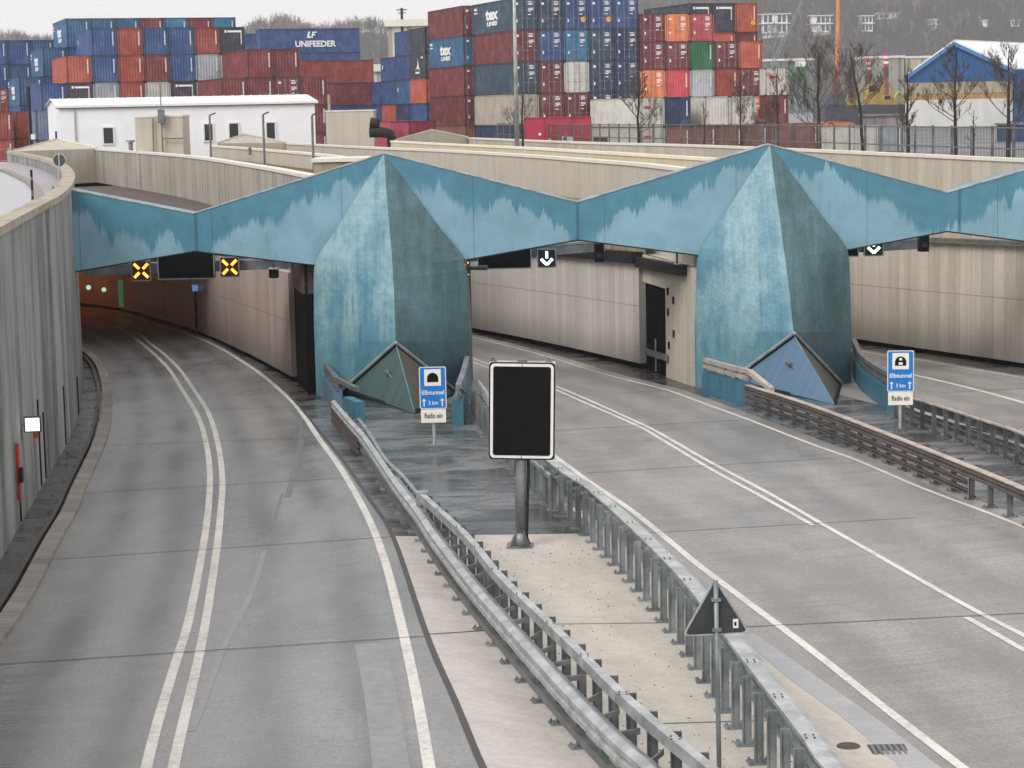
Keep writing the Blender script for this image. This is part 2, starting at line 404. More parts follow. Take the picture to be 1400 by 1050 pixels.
M['white_led'] = m_plain('white_signal', (.85, 1.0, .92), .5, var=0, emit=1.4)
M['green_bg'] = m_plain('dark_green_signal_face', (.004, .02, .014), .5, var=.1)
M['green_led'] = m_plain('green_led', (.04, .6, .2), .5, var=0, emit=.14)
M['lampface'] = m_plain('lit_floodlight_lens', (.88, 1.0, .93), .5, var=0, emit=1.6)
M['bark'] = m_plain('dark_bark', srgb(52, 46, 42), .9, var=.4, sc=6)
M['twig'] = m_plain('bare_twigs', srgb(88, 80, 75), .9, var=.4, sc=2)
M['road_l'] = m_road('grooved_concrete_left', srgb(139, 138, 137), .60, .34, True, 1.0)
M['road_m'] = m_road('exposed_concrete_middle', srgb(149, 145, 142), .26, .44, True, 4.0)
M['road_r'] = m_road('concrete_right', srgb(158, 154, 151), .26, .46, True, 9.0)
M['shoulder'] = m_concrete('beige_shoulder_concrete', srgb(196, 190, 184), .45, .8, .5, .6, stainc=srgb(150, 138, 130))
M['median'] = m_concrete('beige_median_concrete', srgb(192, 186, 176), .45, .5, 1.6, .65, stainc=srgb(158, 146, 134))
M['wetdark'] = m_wet('wet_dark_median', srgb(70, 69, 70), srgb(128, 127, 129), lo=.16, hi=.38)
M['wetdark2'] = m_wet('wet_dark_verge', srgb(50, 48, 48), srgb(90, 87, 86), lo=.2, hi=.5)
M['wetblue'] = m_wet('wet_bluish_strip', srgb(136, 137, 140), srgb(168, 166, 164), lo=.15, hi=.35)
M['kerb'] = m_concrete('worn_kerb_stone', srgb(150, 144, 136), .7, 1.5, 3, .7, seam=1.0, seamw=.03)
M['earth'] = m_wet('brown_grass', srgb(120, 100, 66), srgb(98, 88, 52), (.8, .8, 1), .8, .95, .1)
M['ochre'] = m_wet('ochre_lichen_ledge', srgb(186, 172, 140), srgb(172, 142, 74), (.3, .3, 1), .8, .9, .1)
M['yard'] = m_wet('yard_tarmac', srgb(90, 90, 92), srgb(120, 120, 122), (.1, .1, 1), .3, .6)
M['ramp'] = m_wet('ramp_asphalt', srgb(164, 164, 168), srgb(186, 186, 190), (.4, .8, 1), .45, .6)
M['walk'] = m_wet('purple_grey_path', srgb(146, 138, 144), srgb(168, 160, 166), (.5, .5, 1), .5, .7)
M['cpaint'] = m_paint_obj('container_paint')
M['csteel'] = m_plain('container_lock_steel', srgb(150, 150, 152), .5, .3, .3)
M['cdark'] = m_plain('container_gap_shadow_steel', srgb(52, 50, 50), .7)
M['decal'] = m_plain('white_decal', (.9, .9, .9), .6, var=.1)
M['decal_y'] = m_plain('yellow_decal', srgb(232, 170, 40), .6, var=.1)
M['decal_r'] = m_plain('red_decal', srgb(190, 50, 60), .6, var=.1)

# ------------------------------------------------------------------ camera, world, light
cd = bpy.data.cameras.new('camera'); cam = bpy.data.objects.new('camera', cd); COL.objects.link(cam)
cd.sensor_width = 36; cd.lens = 36*F/1400; cd.clip_start = .5; cd.clip_end = 9000
mw = Matrix.Identity(4)
for i in range(3): mw[i][0] = rt[i]; mw[i][1] = up[i]; mw[i][2] = -fw[i]
cam.matrix_world = mw; S.camera = cam
w = bpy.data.worlds.new('World'); S.world = w; w.use_nodes = True; wt = w.node_tree; bg = wt.nodes['Background']
sky = wt.nodes.new('ShaderNodeTexSky'); sky.sky_type = 'NISHITA'; sky.sun_disc = False
sky.dust_density = 4; sky.air_density = 1.0
hs = wt.nodes.new('ShaderNodeHueSaturation'); hs.inputs['Saturation'].default_value = .25; wt.links.new(sky.outputs[0], hs.inputs['Color'])
mx = wt.nodes.new('ShaderNodeMix'); mx.data_type = 'RGBA'; mx.inputs[0].default_value = .85
wt.links.new(hs.outputs[0], mx.inputs[6]); mx.inputs[7].default_value = (8.45, 8.25, 8.25, 1)
wt.links.new(mx.outputs[2], bg.inputs['Color']); bg.inputs['Strength'].default_value = .10
ld = bpy.data.lights.new('sun', 'SUN'); ld.energy = 1.3; ld.angle = math.radians(25); ld.color = (1, .97, .93)
lo = bpy.data.objects.new('sun', ld); COL.objects.link(lo)
sd = V((-.62, -.80, .85)).normalized()
lo.rotation_euler = sd.to_track_quat('Z', 'Y').to_euler()
sky.sun_elevation = math.asin(sd.z); sky.sun_rotation = math.atan2(sd.x, sd.y)
S.view_settings.view_transform = 'Standard'; S.view_settings.look = 'None'; S.view_settings.exposure = 0.5; S.view_settings.gamma = 1
S.cycles.max_bounces = 6; S.cycles.volume_bounces = 0; S.cycles.diffuse_bounces = 3

# ------------------------------------------------------------------ setting: grounds
def struct(o): o['kind'] = 'structure'; return o
YZ = -4.5
# wall top lines (plan), all at z = -2.4, measured along the walls
TOP = -2.4
W6 = smooth_path([V((-8.9, -12, TOP)), V((-8.8, 4, TOP)), V((-8.9, 18, TOP)), V((-9.4, 30, TOP)), V((-10.4, 40, TOP)), Z(0, 309, TOP), Z(36, 290, TOP), Z(61, 277, TOP), Z(80, 267, TOP), Z(95, 254, TOP), Z(101, 240, TOP), Z(97, 231, TOP), Z(87, 223.5, TOP), Z(60, 214, TOP), Z(17, 206, TOP)], 1.5)
W5 = smooth_path([Z(420, 240, TOP)+V((.1, .4, 0)), Z(350, 226, TOP), Z(250, 212, TOP), Z(131, 203, TOP)], 1.5)
W4 = smooth_path([V((-6.5, 95, TOP)), Z(460, 213, TOP), Z(338, 202, TOP), Z(286, 198.6, TOP)], 1.5)
W3 = smooth_path([V((7.2, 78.6, TOP)), Z(937, 230, TOP), Z(874, 223, TOP), Z(800, 217.3, TOP), Z(714, 211, TOP), Z(600, 204.5, TOP), Z(511, 201, TOP), Z(391, 195, TOP)], 1.5)
W2 = smooth_path([V((12.3, 79, TOP)), Z(986, 216, TOP), Z(893, 210.5, TOP), Z(800, 205, TOP), Z(714, 200.3, TOP), Z(600, 195.2, TOP), Z(540, 192, TOP)], 1.5)
W1 = smooth_path([V((35, 24, TOP)), V((29.2, 46, TOP)), V((23.8, 70, TOP)), Z(1400, 217, TOP), Z(1230, 209.5, TOP), Z(1072, 202.5, TOP), Z(930, 197.2, TOP), Z(800, 194, TOP), Z(640, 188, TOP)], 1.5)

m = MB()   # road level sheet under the whole cutting
y0, y1 = -25.0, 200.0
m.face([(-75, y0, RA+RB*y0-.06), (60, y0, RA+RB*y0-.06), (60, y1, RA+RB*y1-.06), (-75, y1, RA+RB*y1-.06)])
struct(m.build('ground', M['wetdark2']))
m = MB()   # container yard, reaching to the horizon
far = [(-24, 168.5), (-18.3, 174.5), (-9.2, 174.5), (-3.6, 182.5)]
m.face([(2600, 23.9, YZ), (2600, 4200, YZ), (-2600, 4200, YZ), (-2600, 165, YZ), (-60, 165, YZ), (-36.6, 158.5, YZ), (-31.6, 165, YZ)] + [(x, y, YZ) for x, y in far] + [(p.x+.4, p.y, YZ) for p in reversed(W1)] + [(35.6, 23.9, YZ)])
struct(m.build('yard_ground', M['yard']))
m = MB()   # raised verge behind the outer parapet
A = offset(W1, .25, -1.1); B = offset(W1, 16, -1.1); m.strip(A, B)
struct(m.build('verge', M['earth']))
# upper ramp on the left
m = MB(); R6 = [p for p in W6]; A = offset(R6, -.2, -.85); B = [V((p.x-60-(p.y-40)*.4, p.y+3, p.z)) for p in A]; m.strip(B, A)
struct(m.build('ramp_road', M['ramp']))
kerbline = smooth_path([Z(-60, 236, -3.2), Z(0, 233, -3.2), Z(22, 240, -3.2), Z(42, 250, -3.2), Z(54, 263, -3.2), Z(54, 276, -3.2), Z(38, 292, -3.2)], 1.5)
n = 40; A = resample(kerbline, n); B = resample([p for p in offset(W6, -.2, -.75) if 58 < p.y < 156][::-1], n)
m = MB(); m.strip([V((p.x, p.y, -3.12)) for p in A], [V((p.x, p.y, -3.12)) for p in B]); struct(m.build('footpath', M['walk']))
m = MB(); m.sweep([V((p.x, p.y, -3.24)) for p in A], [(-.1, 0), (-.1, .15), (.25, .15), (.25, 0)]); struct(m.build('kerb', M['kerb']))
# grass between the walls of the left and middle tubes, ledge between the middle and right tubes
n = 40; A = resample([p for p in offset(W5, .2, -.35) if p.y > 84], n); B = resample(offset(W4, -.15, -.95), n)
m = MB(); m.strip(A, B); struct(m.build('grass_strip', M['earth']))
A = resample(offset(W3, .2, -.55), n); B = resample(offset(W2, -.15, -.9), n)
m = MB(); m.strip(A, B); struct(m.build('ledge', M['ochre']))

# ------------------------------------------------------------------ carriageways
def carriageway(name, Lpx, Rpx, mat, h, nn=90):
    A = resample(smooth_path(Lpx, 1.0), nn); B = resample(smooth_path(Rpx, 1.0), nn)
    m = MB(); m.strip([rz(p, h) for p in A], [rz(p, h) for p in B], ulat=True); return struct(m.build(name, mat))
kerb_px = [(0, 873), (7, 867), (40, 815), (60, 776), (80, 737), (101, 700), (113, 669), (129, 633), (142, 601), (149, 565), (148, 529), (136, 497), (113, 478)]
seam_px = [(660, 1050), (623, 960), (583, 867), (537, 733), (506, 684), (469, 630), (437, 590), (405, 551), (372, 518), (330, 489), (278, 460), (207, 438), (150, 422)]
kerbP = [V((-7.5, -10, 0)), V((-7.6, 8, 0)), V((-7.9, 18, 0)), V((-8.35, 28, 0))] + Gs(kerb_px) + [V((-24.5, 113, 0)), V((-31, 125, 0)), V((-42, 140, 0))]
seamP = [V((1.6, -10, 0)), V((1.0, 8, 0)), V((.3, 18, 0)), G(690, 1110), ] + Gs(seam_px) + [V((-33, 143, 0)), V((-43, 155, 0))]
road_left = carriageway('left_carriageway', kerbP, seamP, M['road_l'], 0.0)
mL = [(600, 500), (640, 470), (640, 456)]
def shift(path, d): return offset([V(p) for p in path], d)
midR_px = [(1400, 721), (1350, 701), (1257, 666), (1168, 628), (1114, 609), (1021, 573), (966, 553), (914, 534), (871, 523), (817, 509), (743, 486), (643, 460)]
midL_px = [(1314, 1050), (1223, 979), (1149, 920), (1062, 853), (968, 783), (901, 728), (858, 694), (800, 655), (754, 620)]
midRl = smooth_path([G(2300, 1090), G(1900, 926), G(1500, 762)] + Gs(midR_px) + [V((-6.5, 121, 0)), V((-12, 134, 0))], 1.0)
midLl = smooth_path([G(1560, 1230), G(1400, 1112)] + Gs(midL_px), 1.0)
w_ = 7.55
midLl = midLl + [p for p in shift(midRl, -w_) if p.y > midLl[-1].y+3]
midLl = smooth_path(midLl[::4]+[midLl[-1]], 1.0)
road_mid = carriageway('middle_carriageway', offset(midLl, -.9), offset(midRl, .55), M['road_m'], 0.0)
rgR_px = [(1400, 517), (1323, 504), (1250, 491), (1165, 478)]
rgR = smooth_path([V((32.5, 24, 0)), V((26.8, 46, 0)), G(1500, 537)] + Gs(rgR_px) + [V((11, 112, 0)), V((6, 128, 0))], 1.0)
road_right = carriageway('right_carriageway', offset(rgR, -8.3), offset(rgR, .4), M['road_r'], 0.0)

def line_strip(pts, wd, name, mat, parent, h=.008, step=1.0, smoothit=True):
    P = smooth_path(pts, step) if smoothit else [V(p) for p in pts]
    A = [rz(p, h) for p in offset(P, -wd/2)]; B = [rz(p, h) for p in offset(P, wd/2)]
    m = MB(); m.strip(A, B); return m.build(name, mat, parent)
l1 = [(200, 1050), (217, 983), (240, 907), (260, 840), (282, 720), (287, 652), (282, 607), (270, 568), (249, 533), (227, 500), (194, 470), (165, 450), (136, 440)]
l2 = [(237, 1050), (252, 983), (270, 907), (283, 840), (296, 753), (301, 707), (304, 656), (298, 607), (285, 565), (265, 533), (241, 500), (207, 471), (168, 450)]
L1 = [G(188, 1100)]+Gs(l1)+[V((-28, 126, 0)), V((-36, 139, 0))]; L2 = [G(228, 1100)]+Gs(l2)+[V((-30, 130, 0)), V((-38, 141, 0))]
line_strip(L1, .16, 'lane_marking', M['line'], road_left); line_strip(L2, .16, 'lane_marking', M['line'], road_left)
l3 = [(587, 1050), (570, 953), (550, 860), (527, 770), (502, 705), (466, 641), (437, 601), (409, 560), (382, 533), (340, 500), (278, 465), (207, 442), (165, 430)]
line_strip([G(596, 1100)]+Gs(l3)+[V((-32, 138, 0)), V((-41, 148, 0))], .17, 'edge_marking', M['line'], road_left)
line_strip(midLl, .16, 'edge_marking', M['line'], road_mid); line_strip(midRl, .13, 'edge_marking', M['line'], road_mid)
mu = [(1400, 869), (1341, 839), (1279, 805), (1204, 762), (1125, 717), (1050, 674), (971, 632), (903, 593), (871, 577), (800, 545), (754, 526), (700, 508), (643, 489)]
ml = [(1111, 718), (1043, 680), (971, 641), (903, 600), (871, 582), (800, 551), (754, 531), (700, 513), (643, 494)]
line_strip([G(1500, 925)]+Gs(mu)+[V((-6, 112, 0)), V((-11, 124, 0))], .13, 'lane_marking', M['line'], road_mid)
line_strip(Gs(ml)+[V((-6.6, 112, 0))], .13, 'lane_marking', M['line'], road_mid)
line_strip([G(1500, 943), G(1400, 889), G(1360, 866), G(1321, 844)], .13, 'lane_marking', M['line'], road_mid)
line_strip(rgR, .12, 'edge_marking', M['line'], road_right)
line_strip([G(1500, 583), G(1400, 551), G(1323, 530), G(1250, 513), G(1180, 498), V((5.5, 110, 0))], .22, 'lane_marking', M['line'], road_right)
# transverse expansion joints
def joint(a, b, par, wd=.035):
    A_, B_ = G(*a), G(*b); line_strip([A_, A_.lerp(B_, .5), B_], wd, 'expansion_joint', M['joint'], par, .011, 1.0, False)
for a, b in (((-20, 910), (583, 870)), ((60, 766), (538, 734)), ((101, 675), (469, 654)), ((129, 610), (440, 598)), ((148, 567), (400, 556)), ((-40, 1115), (680, 1075))): joint(a, b, road_left)
for a, b in (((925, 862), (1500, 834)), ((870, 730), (1250, 708)), ((800, 647), (1150, 626)), ((740, 590), (1016, 574)), ((700, 545), (930, 533))): joint(a, b, road_mid)
for a, b in (((1285, 537), (1420, 530)), ((1380, 585), (1460, 580)), ((1200, 506), (1330, 498))): joint(a, b, road_right, .05)
# seam along the slab edge, brushed repair strips, tyre marks
line_strip([rz(p) for p in seamP], .10, 'slab_seam', M['joint'], road_left, .012)
line_strip(Gs([(505, 880), (522, 960), (535, 1050), (540, 1080)]), .50, 'repair_strip', M['patch'], road_left, .005)
line_strip(Gs([(401, 560), (411, 578), (412, 600), (404, 640), (393, 680)]), .17, 'tyre_mark', M['tyre'], road_left, .006)
line_strip(Gs([(386, 675), (377, 705), (371, 722)]), .07, 'tyre_mark', M['tyre'], road_left, .006)
line_strip(Gs([(362, 752), (340, 820), (308, 880), (285, 940), (262, 1000)]), .12, 'scuff_mark', M['patch'], road_left, .005)
# kerb stones along the left road
m = MB(); kp = smooth_path([rz(p) for p in kerbP], 1.0)
m.sweep([rz(p, -.05) for p in kp], [(-.26, 0), (-.26, .17), (.10, .15), (.10, 0)]); kb = struct(m.build('kerb_stones', M['kerb']))
m = MB(); m.sweep([rz(p, -.05) for p in offset(kp, -.42)], [(-.05, 0), (-.05, .13), (.05, .13), (.05, 0)]); m.build('kerb_edging', M['joint'], kb)
line_strip([G(-5, 763), G(30, 765), G(61, 766)], .04, 'expansion_joint', M['joint'], kb, .0, 1, False)
# beige shoulder between the seam and the left guard rail
n = 30
A = resample(Gs([(690, 1110), (660, 1050), (623, 960), (583, 867), (537, 733)]), n)
B = resample(Gs([(1010, 1150), (850, 1050), (748, 950), (690, 865), (620, 785), (600, 734)]), n)
m = MB(); m.strip([rz(p, .004) for p in A], [rz(p, .004) for p in B]); sh = struct(m.build('shoulder', M['shoulder']))
line_strip([G(583, 868), G(690, 861)], .04, 'expansion_joint', M['joint'], sh, .014, 1, False)
m = MB(); A = resample(Gs([(537, 733), (506, 684), (469, 630), (437, 590), (405, 551)]), n); B = resample(Gs([(600, 734), (560, 690), (520, 640), (480, 590), (440, 545)]), n)
m.strip([rz(p, .004) for p in A], [rz(p, .004) for p in B]); struct(m.build('wet_shoulder', M['wetdark']))
# median: beige near, wet further away
A = resample(Gs([(1300, 1330), (1010, 1150), (850, 1050), (748, 950), (690, 865), (620, 785), (590, 732)]), n)
B = resample(Gs([(1500, 1330), (1340, 1150), (1140, 1050), (1040, 960), (930, 842), (870, 780), (822, 729)]), n)
m = MB(); m.strip([rz(p, .004) for p in A], [rz(p, .004) for p in B]); med = struct(m.build('median', M['median']))
for a, b in (((745, 854), (926, 852)), ((905, 990), (1075, 985)), ((1000, 1110), (1200, 1100))): line_strip([G(*a), G(*b)], .03, 'expansion_joint', M['joint'], med, .014, 1, False)
line_strip([G(592, 732), G(822, 729)], .06, 'expansion_joint', M['joint'], med, .014, 1, False)
A = resample(Gs([(590, 732), (560, 690), (520, 640), (480, 590), (440, 545), (400, 510)]), n)
B = resample(Gs([(822, 729), (775, 690), (730, 650), (680, 600), (660, 560), (640, 520)]), n)
m = MB(); m.strip([rz(p, .0) for p in A], [rz(p, .0) for p in B]); struct(m.build('wet_median', M['wetdark']))
# strip on the road side of the median rail
A = resample(Gs([(1340, 1150), (1140, 1050), (1040, 960), (930, 842), (870, 780), (822, 729), (770, 688)]), n)
B = resample(Gs([(1420, 1150), (1275, 1050), (1215, 1005), (1100, 925), (1000, 855), (905, 785), (800, 700)]), n)
m = MB(); m.strip([rz(p, .006) for p in A], [rz(p, .006) for p in B]); vs = struct(m.build('verge_strip', M['median']))
A = resample(Gs([(1290, 1100), (1215, 1035), (1150, 980), (1080, 930), (1010, 870)]), n)
B = resample(Gs([(1360, 1100), (1275, 1042), (1215, 995), (1130, 935), (1030, 866)]), n)
m = MB(); m.strip([rz(p, .010) for p in A], [rz(p, .010) for p in B]); m.build('wet_patch', M['wetblue'], vs)
m = MB(); c = G(1160, 1021); m.tube([rz(c, .004), rz(c, .018)], .16, 20); struct(m.build('manhole_cover', M['conc_brown']))
c = G(1215, 1026); m = MB(); m.box(c.x-.25, c.x+.25, c.y-.25, c.y+.25, rz(c).z, rz(c).z+.012)
for k in range(6): m.box(c.x-.22+k*.08, c.x-.18+k*.08, c.y-.22, c.y+.22, rz(c).z+.012, rz(c).z+.02, 1)
struct(m.build('drain_grate', [M['joint'], M['galv_dk']]))
# wet median between the middle and right roads
A = resample(Gs([(1600, 800), (1400, 712), (1257, 657), (1168, 620), (1114, 601), (1021, 566), (960, 545)]), n)
B = resample(Gs([(1600, 650), (1400, 603), (1323, 585), (1254, 562), (1215, 545), (1180, 520), (1150, 495)]), n)
m = MB(); m.strip([rz(p, -.004) for p in A], [rz(p, -.004) for p in B]); struct(m.build('wet_median', M['wetdark']))

# ------------------------------------------------------------------ walls
def wall_mesh(m, path, zt, zb, th, mi=0, vrel=False, u0=0.0):
    """vertical slab along path, thickness th to the right (+) or left (-)"""
    P = [V(p) for p in path]; Q = offset(P, th); k = len(P); L = u0
    t = lambda p: V((p.x, p.y, zt(p) if callable(zt) else zt)); b = lambda p: V((p.x, p.y, zb(p) if callable(zb) else zb))
    def uvz(p, z): return (z - b(p).z) if vrel else z
    for i in range(k-1):
        d = (P[i+1]-P[i]).to_2d().length
        a0, a1, c0, c1 = t(P[i]), t(P[i+1]), b(P[i]), b(P[i+1]); q0, q1 = V((Q[i].x, Q[i].y, a0.z)), V((Q[i+1].x, Q[i+1].y, a1.z)); r0, r1 = V((Q[i].x, Q[i].y, c0.z)), V((Q[i+1].x, Q[i+1].y, c1.z))
        m.face([c0, c1, a1, a0], mi, [(L, uvz(P[i], c0.z)), (L+d, uvz(P[i+1], c1.z)), (L+d, uvz(P[i+1], a1.z)), (L, uvz(P[i], a0.z))])
        m.face([r1, r0, q0, q1], mi, [(L+d, uvz(P[i+1], c1.z)), (L, uvz(P[i], c0.z)), (L, uvz(P[i], a0.z)), (L+d, uvz(P[i+1], a1.z))])
        m.face([a0, a1, q1, q0], mi); m.face([c1, c0, r0, r1], mi)
        L += d
    for i in (0, k-1):
        p, q = P[i], Q[i]; f = [b(p), t(p), V((q.x, q.y, t(p).z)), V((q.x, q.y, b(p).z))]; m.face(f if i == 0 else f[::-1], mi)
ROADZ = lambda p: RA+RB*p.y-.3
def retaining(name, label, path, mat, th, zb, cop=True, cop_mat=None, copw=.06, coph=.14, zt=TOP, cat='wall'):
    c = path[len(path)//2]; t = thing(name, label, cat, (c.x, c.y, (zb(c) if callable(zb) else zb)))
    m = MB(); wall_mesh(m, path, (zt if callable(zt) else zt-coph) if cop else zt, zb, th); m.build('wall', mat, t)
    if cop:
        m = MB(); s = 1 if th > 0 else -1
        prof = [(-copw*s, -coph), (-copw*s, 0), (th+copw*s, 0), (th+copw*s, -coph)]
        if s < 0: prof = prof[::-1]
        m.sweep([V((p.x, p.y, zt)) for p in path], prof); m.build('coping', cop_mat or M['coping'], t)
    return t
# left curved wall: front face on its right side (towards the road)
wl = retaining('retaining_wall', 'tall curved streaky grey concrete wall along the left edge of the left road', W6, M['conc_left'], -.42, lambda p: ROADZ(p) if p.y < 98 else -5.2, cop_mat=M['cop_dirty'], copw=.05, coph=.2)
for px_, py0, py1 in ((65, 630, 668), (94, 560, 612), (108, 480, 566), (25, 595, 710), (67, 560, 655)):
    a = G(px_, py1)
    j = min(range(len(W6)), key=lambda k: abs(W6[k].y-a.y)); p = W6[j]; q = offset(W6, .02)[j]
    m = MB(); m.tube([V((q.x, q.y, ROADZ(q)+.3)), V((q.x, q.y, ROADZ(q)+1.6 + (px_ % 3)*.5))], .025, 6); m.build('drain_pipe', M['blackm'], wl)
retaining('retaining_wall', 'long pale streaky concrete wall curving away above the left tunnel tube', W5, M['conc_grey'], .35, lambda p: -5.2 if p.y > 95 else ROADZ(p))
retaining('retaining_wall', 'low pale concrete wall behind the strip of brown grass', W4, M['conc'], .3, -4.2)
retaining('retaining_wall', 'high beige concrete wall rising behind the middle of the blue crossbeam', W3, M['conc'], .35, ROADZ)
retaining('retaining_wall', 'narrow beige concrete wall in the middle of the three parallel pale wall tops', W2, M['conc'], -.35, ROADZ)
retaining('retaining_wall', 'outer seamed beige concrete wall in front of the fence and bare trees', W1, M['conc_seam'], .35, ROADZ)
def gable(label, a, b, c, zb):
    """end wall over a tube: a, c = ends, b = peak"""
    o = V((b.x, b.y, zb)); t = thing('end_wall', label, 'wall', o)
    m = MB(); th = V((0, .4, 0))
    A = [V((a.x, a.y, zb)), a, b, c, V((c.x, c.y, zb))]; B = [p+th for p in A]
    m.face(A[::-1]); m.face(B)
    for i in range(5): j = (i+1) % 5; m.face([A[i], A[j], B[j], B[i]])
    m.build('wall', M['conc'], t)
    m = MB()
    for p, q in ((a, b), (b, c)):
        d = q-p; m.obox(p+V((0, -.05, .002)), d, (0, .5, 0), (0, 0, .10))
    m.build('coping', M['coping'], t)
gable('low gable-topped concrete end wall beside the curved ramp on the far left', D(17, 207, 158), D(78, 190.5, 164), D(131, 203, 163.7), -5.4)
gable('low gable-topped concrete end wall in front of the white building', D(297, 196, 169), D(334, 184, 172), D(391, 195, 174), -7)
gable('low gable-topped concrete end wall below the crimson container', D(540, 192, 174), D(590, 178, 178), D(640, 188, 182), -7)
# concrete box behind the left crossbeam
m = MB(); p = D(426, 218, 88); q = D(520, 216, 88); t = thing('concrete_box', 'low concrete box with a pale lid peeking over the blue crossbeam beside the grass', 'box', (p.x+1.5, 89, -5))
m.box(p.x+.08, q.x-.1, 88, 91, -5, p.z-.12); m.build('wall', M['conc_moss'], t)
m = MB(); m.box(p.x, q.x, 87.9, 91.1, p.z-.12, p.z+.03); m.build('lid', M['coping'], t)

# ------------------------------------------------------------------ tunnel walls and roofs
def panel_wall(name, label, path, th, mat, hgt, base=.45, zb=None):
    c = path[0]; t = thing(name, label, 'wall', (c.x, c.y, RA+RB*c.y))
    m = MB(); wall_mesh(m, path, lambda p: RA+RB*p.y+hgt, lambda p: RA+RB*p.y+base, th, vrel=True); m.build('panel_cladding', mat, t)
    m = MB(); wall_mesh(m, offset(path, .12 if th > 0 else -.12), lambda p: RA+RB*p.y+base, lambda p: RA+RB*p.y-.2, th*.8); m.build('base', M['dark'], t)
    return t
PM = smooth_path([G(875, 503), G(760, 476), G(640, 452), V((-6.8, 121, 0)), V((-13, 135, 0)), V((-22, 152, 0))], 1.5)
panel_wall('tunnel_wall', 'white panelled wall inside the middle tube, between the two blue pillars', PM, .3, M['panel'], 4.25, .18)
PR = smooth_path([V((34, 24, 0)), V((28.2, 46, 0)), G(1560, 530), G(1400, 502), G(1280, 484), G(1160, 466), V((11, 114, 0)), V((4, 132, 0)), V((-4, 150, 0))], 1.5)
panel_wall('tunnel_wall', 'large pale panelled wall along the right road, right of the right pillar', PR, .3, M['panel_r'], 4.75, .15)
PL = smooth_path([G(399, 520), G(340, 488), G(272, 457), G(210, 437), G(165, 425), V((-31.5, 146, 0)), V((-41, 158, 0)), V((-53, 168, 0))], 1.5)
panel_wall('tunnel_wall', 'brownish panelled wall curving into the dark left tube', PL, .3, M['panel_l'], 4.3, .15)
m = MB(); c = G(272, 457)+V((-.08, -.25, 0)); m.tube([rz(c), rz(c, 2.3)], .07, 8); t = thing('marker_post', 'dark post with a small blue lit box against the left tube wall', 'post', rz(c)); m.build('post', M['blackm'], t)
m = MB(); m.box(c.x-.13, c.x+.13, c.y-.1, c.y+.1, rz(c).z+2.3, rz(c).z+2.62); m.build('lamp', m_plain('blue_lamp', (.2, .32, .7), .5, emit=.35), t)
# outer wall of the left tube, lit by sodium lamps
LW = smooth_path([V((-20.9, 96.5, 0)), V((-23.6, 104, 0)), V((-29, 115, 0)), V((-37, 128, 0)), V((-48, 141, 0)), V((-62, 152, 0))], 1.5)
t = thing('tunnel_wall', 'outer wall deep in the orange-lit left tube', 'wall', (-26, 113, -11.6)); m = MB(); wall_mesh(m, LW, -4.95, ROADZ, -.3, vrel=True); m.build('panel_cladding', M['panel_l'], t)
# wall between pillar and panel wall: recess, door and concrete end (middle tube)
def divider(label, a, b, zt, recess, mat, back):
    """a = panel wall end, b = end near the pillar; recess = fraction range kept open"""
    d = (b-a); d.z = 0; L = d.length; u = d.normalized(); n = V((u.y, -u.x, 0))*back
    t = thing('dividing_wall', label, 'wall', rz(a)); m = MB()
    r0, r1 = recess; zb = RA+RB*a.y-.3
    if r0 > .01: m.obox(rz(a, -.3), u*L*r0, n*.6, (0, 0, zt-zb))
    if r1 < .99: m.obox(rz(a, -.3)+u*L*r1, u*L*(1-r1), n*.6, (0, 0, zt-zb))
    m.obox(V((a.x, a.y, zt-1.1))+u*L*r0, u*L*(r1-r0), n*.6, (0, 0, 1.1))
    m.build('wall', mat, t)
    m = MB(); m.obox(V((a.x, a.y, zb))+u*L*r0+n*.12, u*L*(r1-r0), n*.1, (0, 0, zt-zb)); m.obox(V((a.x, a.y, zb))+u*(L*r1-.02)+n*.1, u*.02, n*.25, (0, 0, zt-zb-1.15)); m.build('recess', M['dark'], t)  # black plate stands in for the unlit depth behind the opening
    return t
a, b = PM[0]+V((.15, -.1, 0)), V((6.75, 78.6, 0))
dv = divider('concrete end of the middle tube wall with a dark open recess, left of the right pillar', V((a.x, a.y, 0)), b, -6.0, (.0, .48), M['conc_seam'], -1)
m = MB()
for x, h in ((.55, 3.2), (.55, 2.4), (.66, 2.9), (.66, 1.6), (.56, 1.1)):
    p = a.lerp(b, x); m.obox(rz(p, h)+V((-.08, 0, 0)), (.05, -.05, 0), (.1, .1, 0), (0, 0, .28))
m.build('bolt_plate', M['blackm'], dv)
m = MB(); p0, p1 = rz(a.lerp(b, .1), .75)+V((-.1, 0, 0)), rz(a.lerp(b, .55), .75)+V((-.1, 0, 0)); m.sweep([p0, p1], [(-.04, -.12), (-.04, .12), (.04, .12), (.04, -.12)]); m.build('crash_rail', M['galv_dk'], dv)
m = MB(); p = a.lerp(b, .2); m.box(p.x+.1, p.x+.5, p.y-.1, p.y+.5, rz(p).z, rz(p).z+1.3); tag(m.build('cabinet', M['galv_lt']), 'small white cabinet standing in the dark recess of the middle tube wall', 'cabinet')
a2, b2 = PL[0]+V((.1, -.1, 0)), V((-7.75, 78.8, 0))
dl = divider('dark doorway recess in the dividing wall between the left tube and the left pillar', V((a2.x, a2.y, 0)), b2, -5.6, (.0, 1.0), M['conc_brown'], -1)
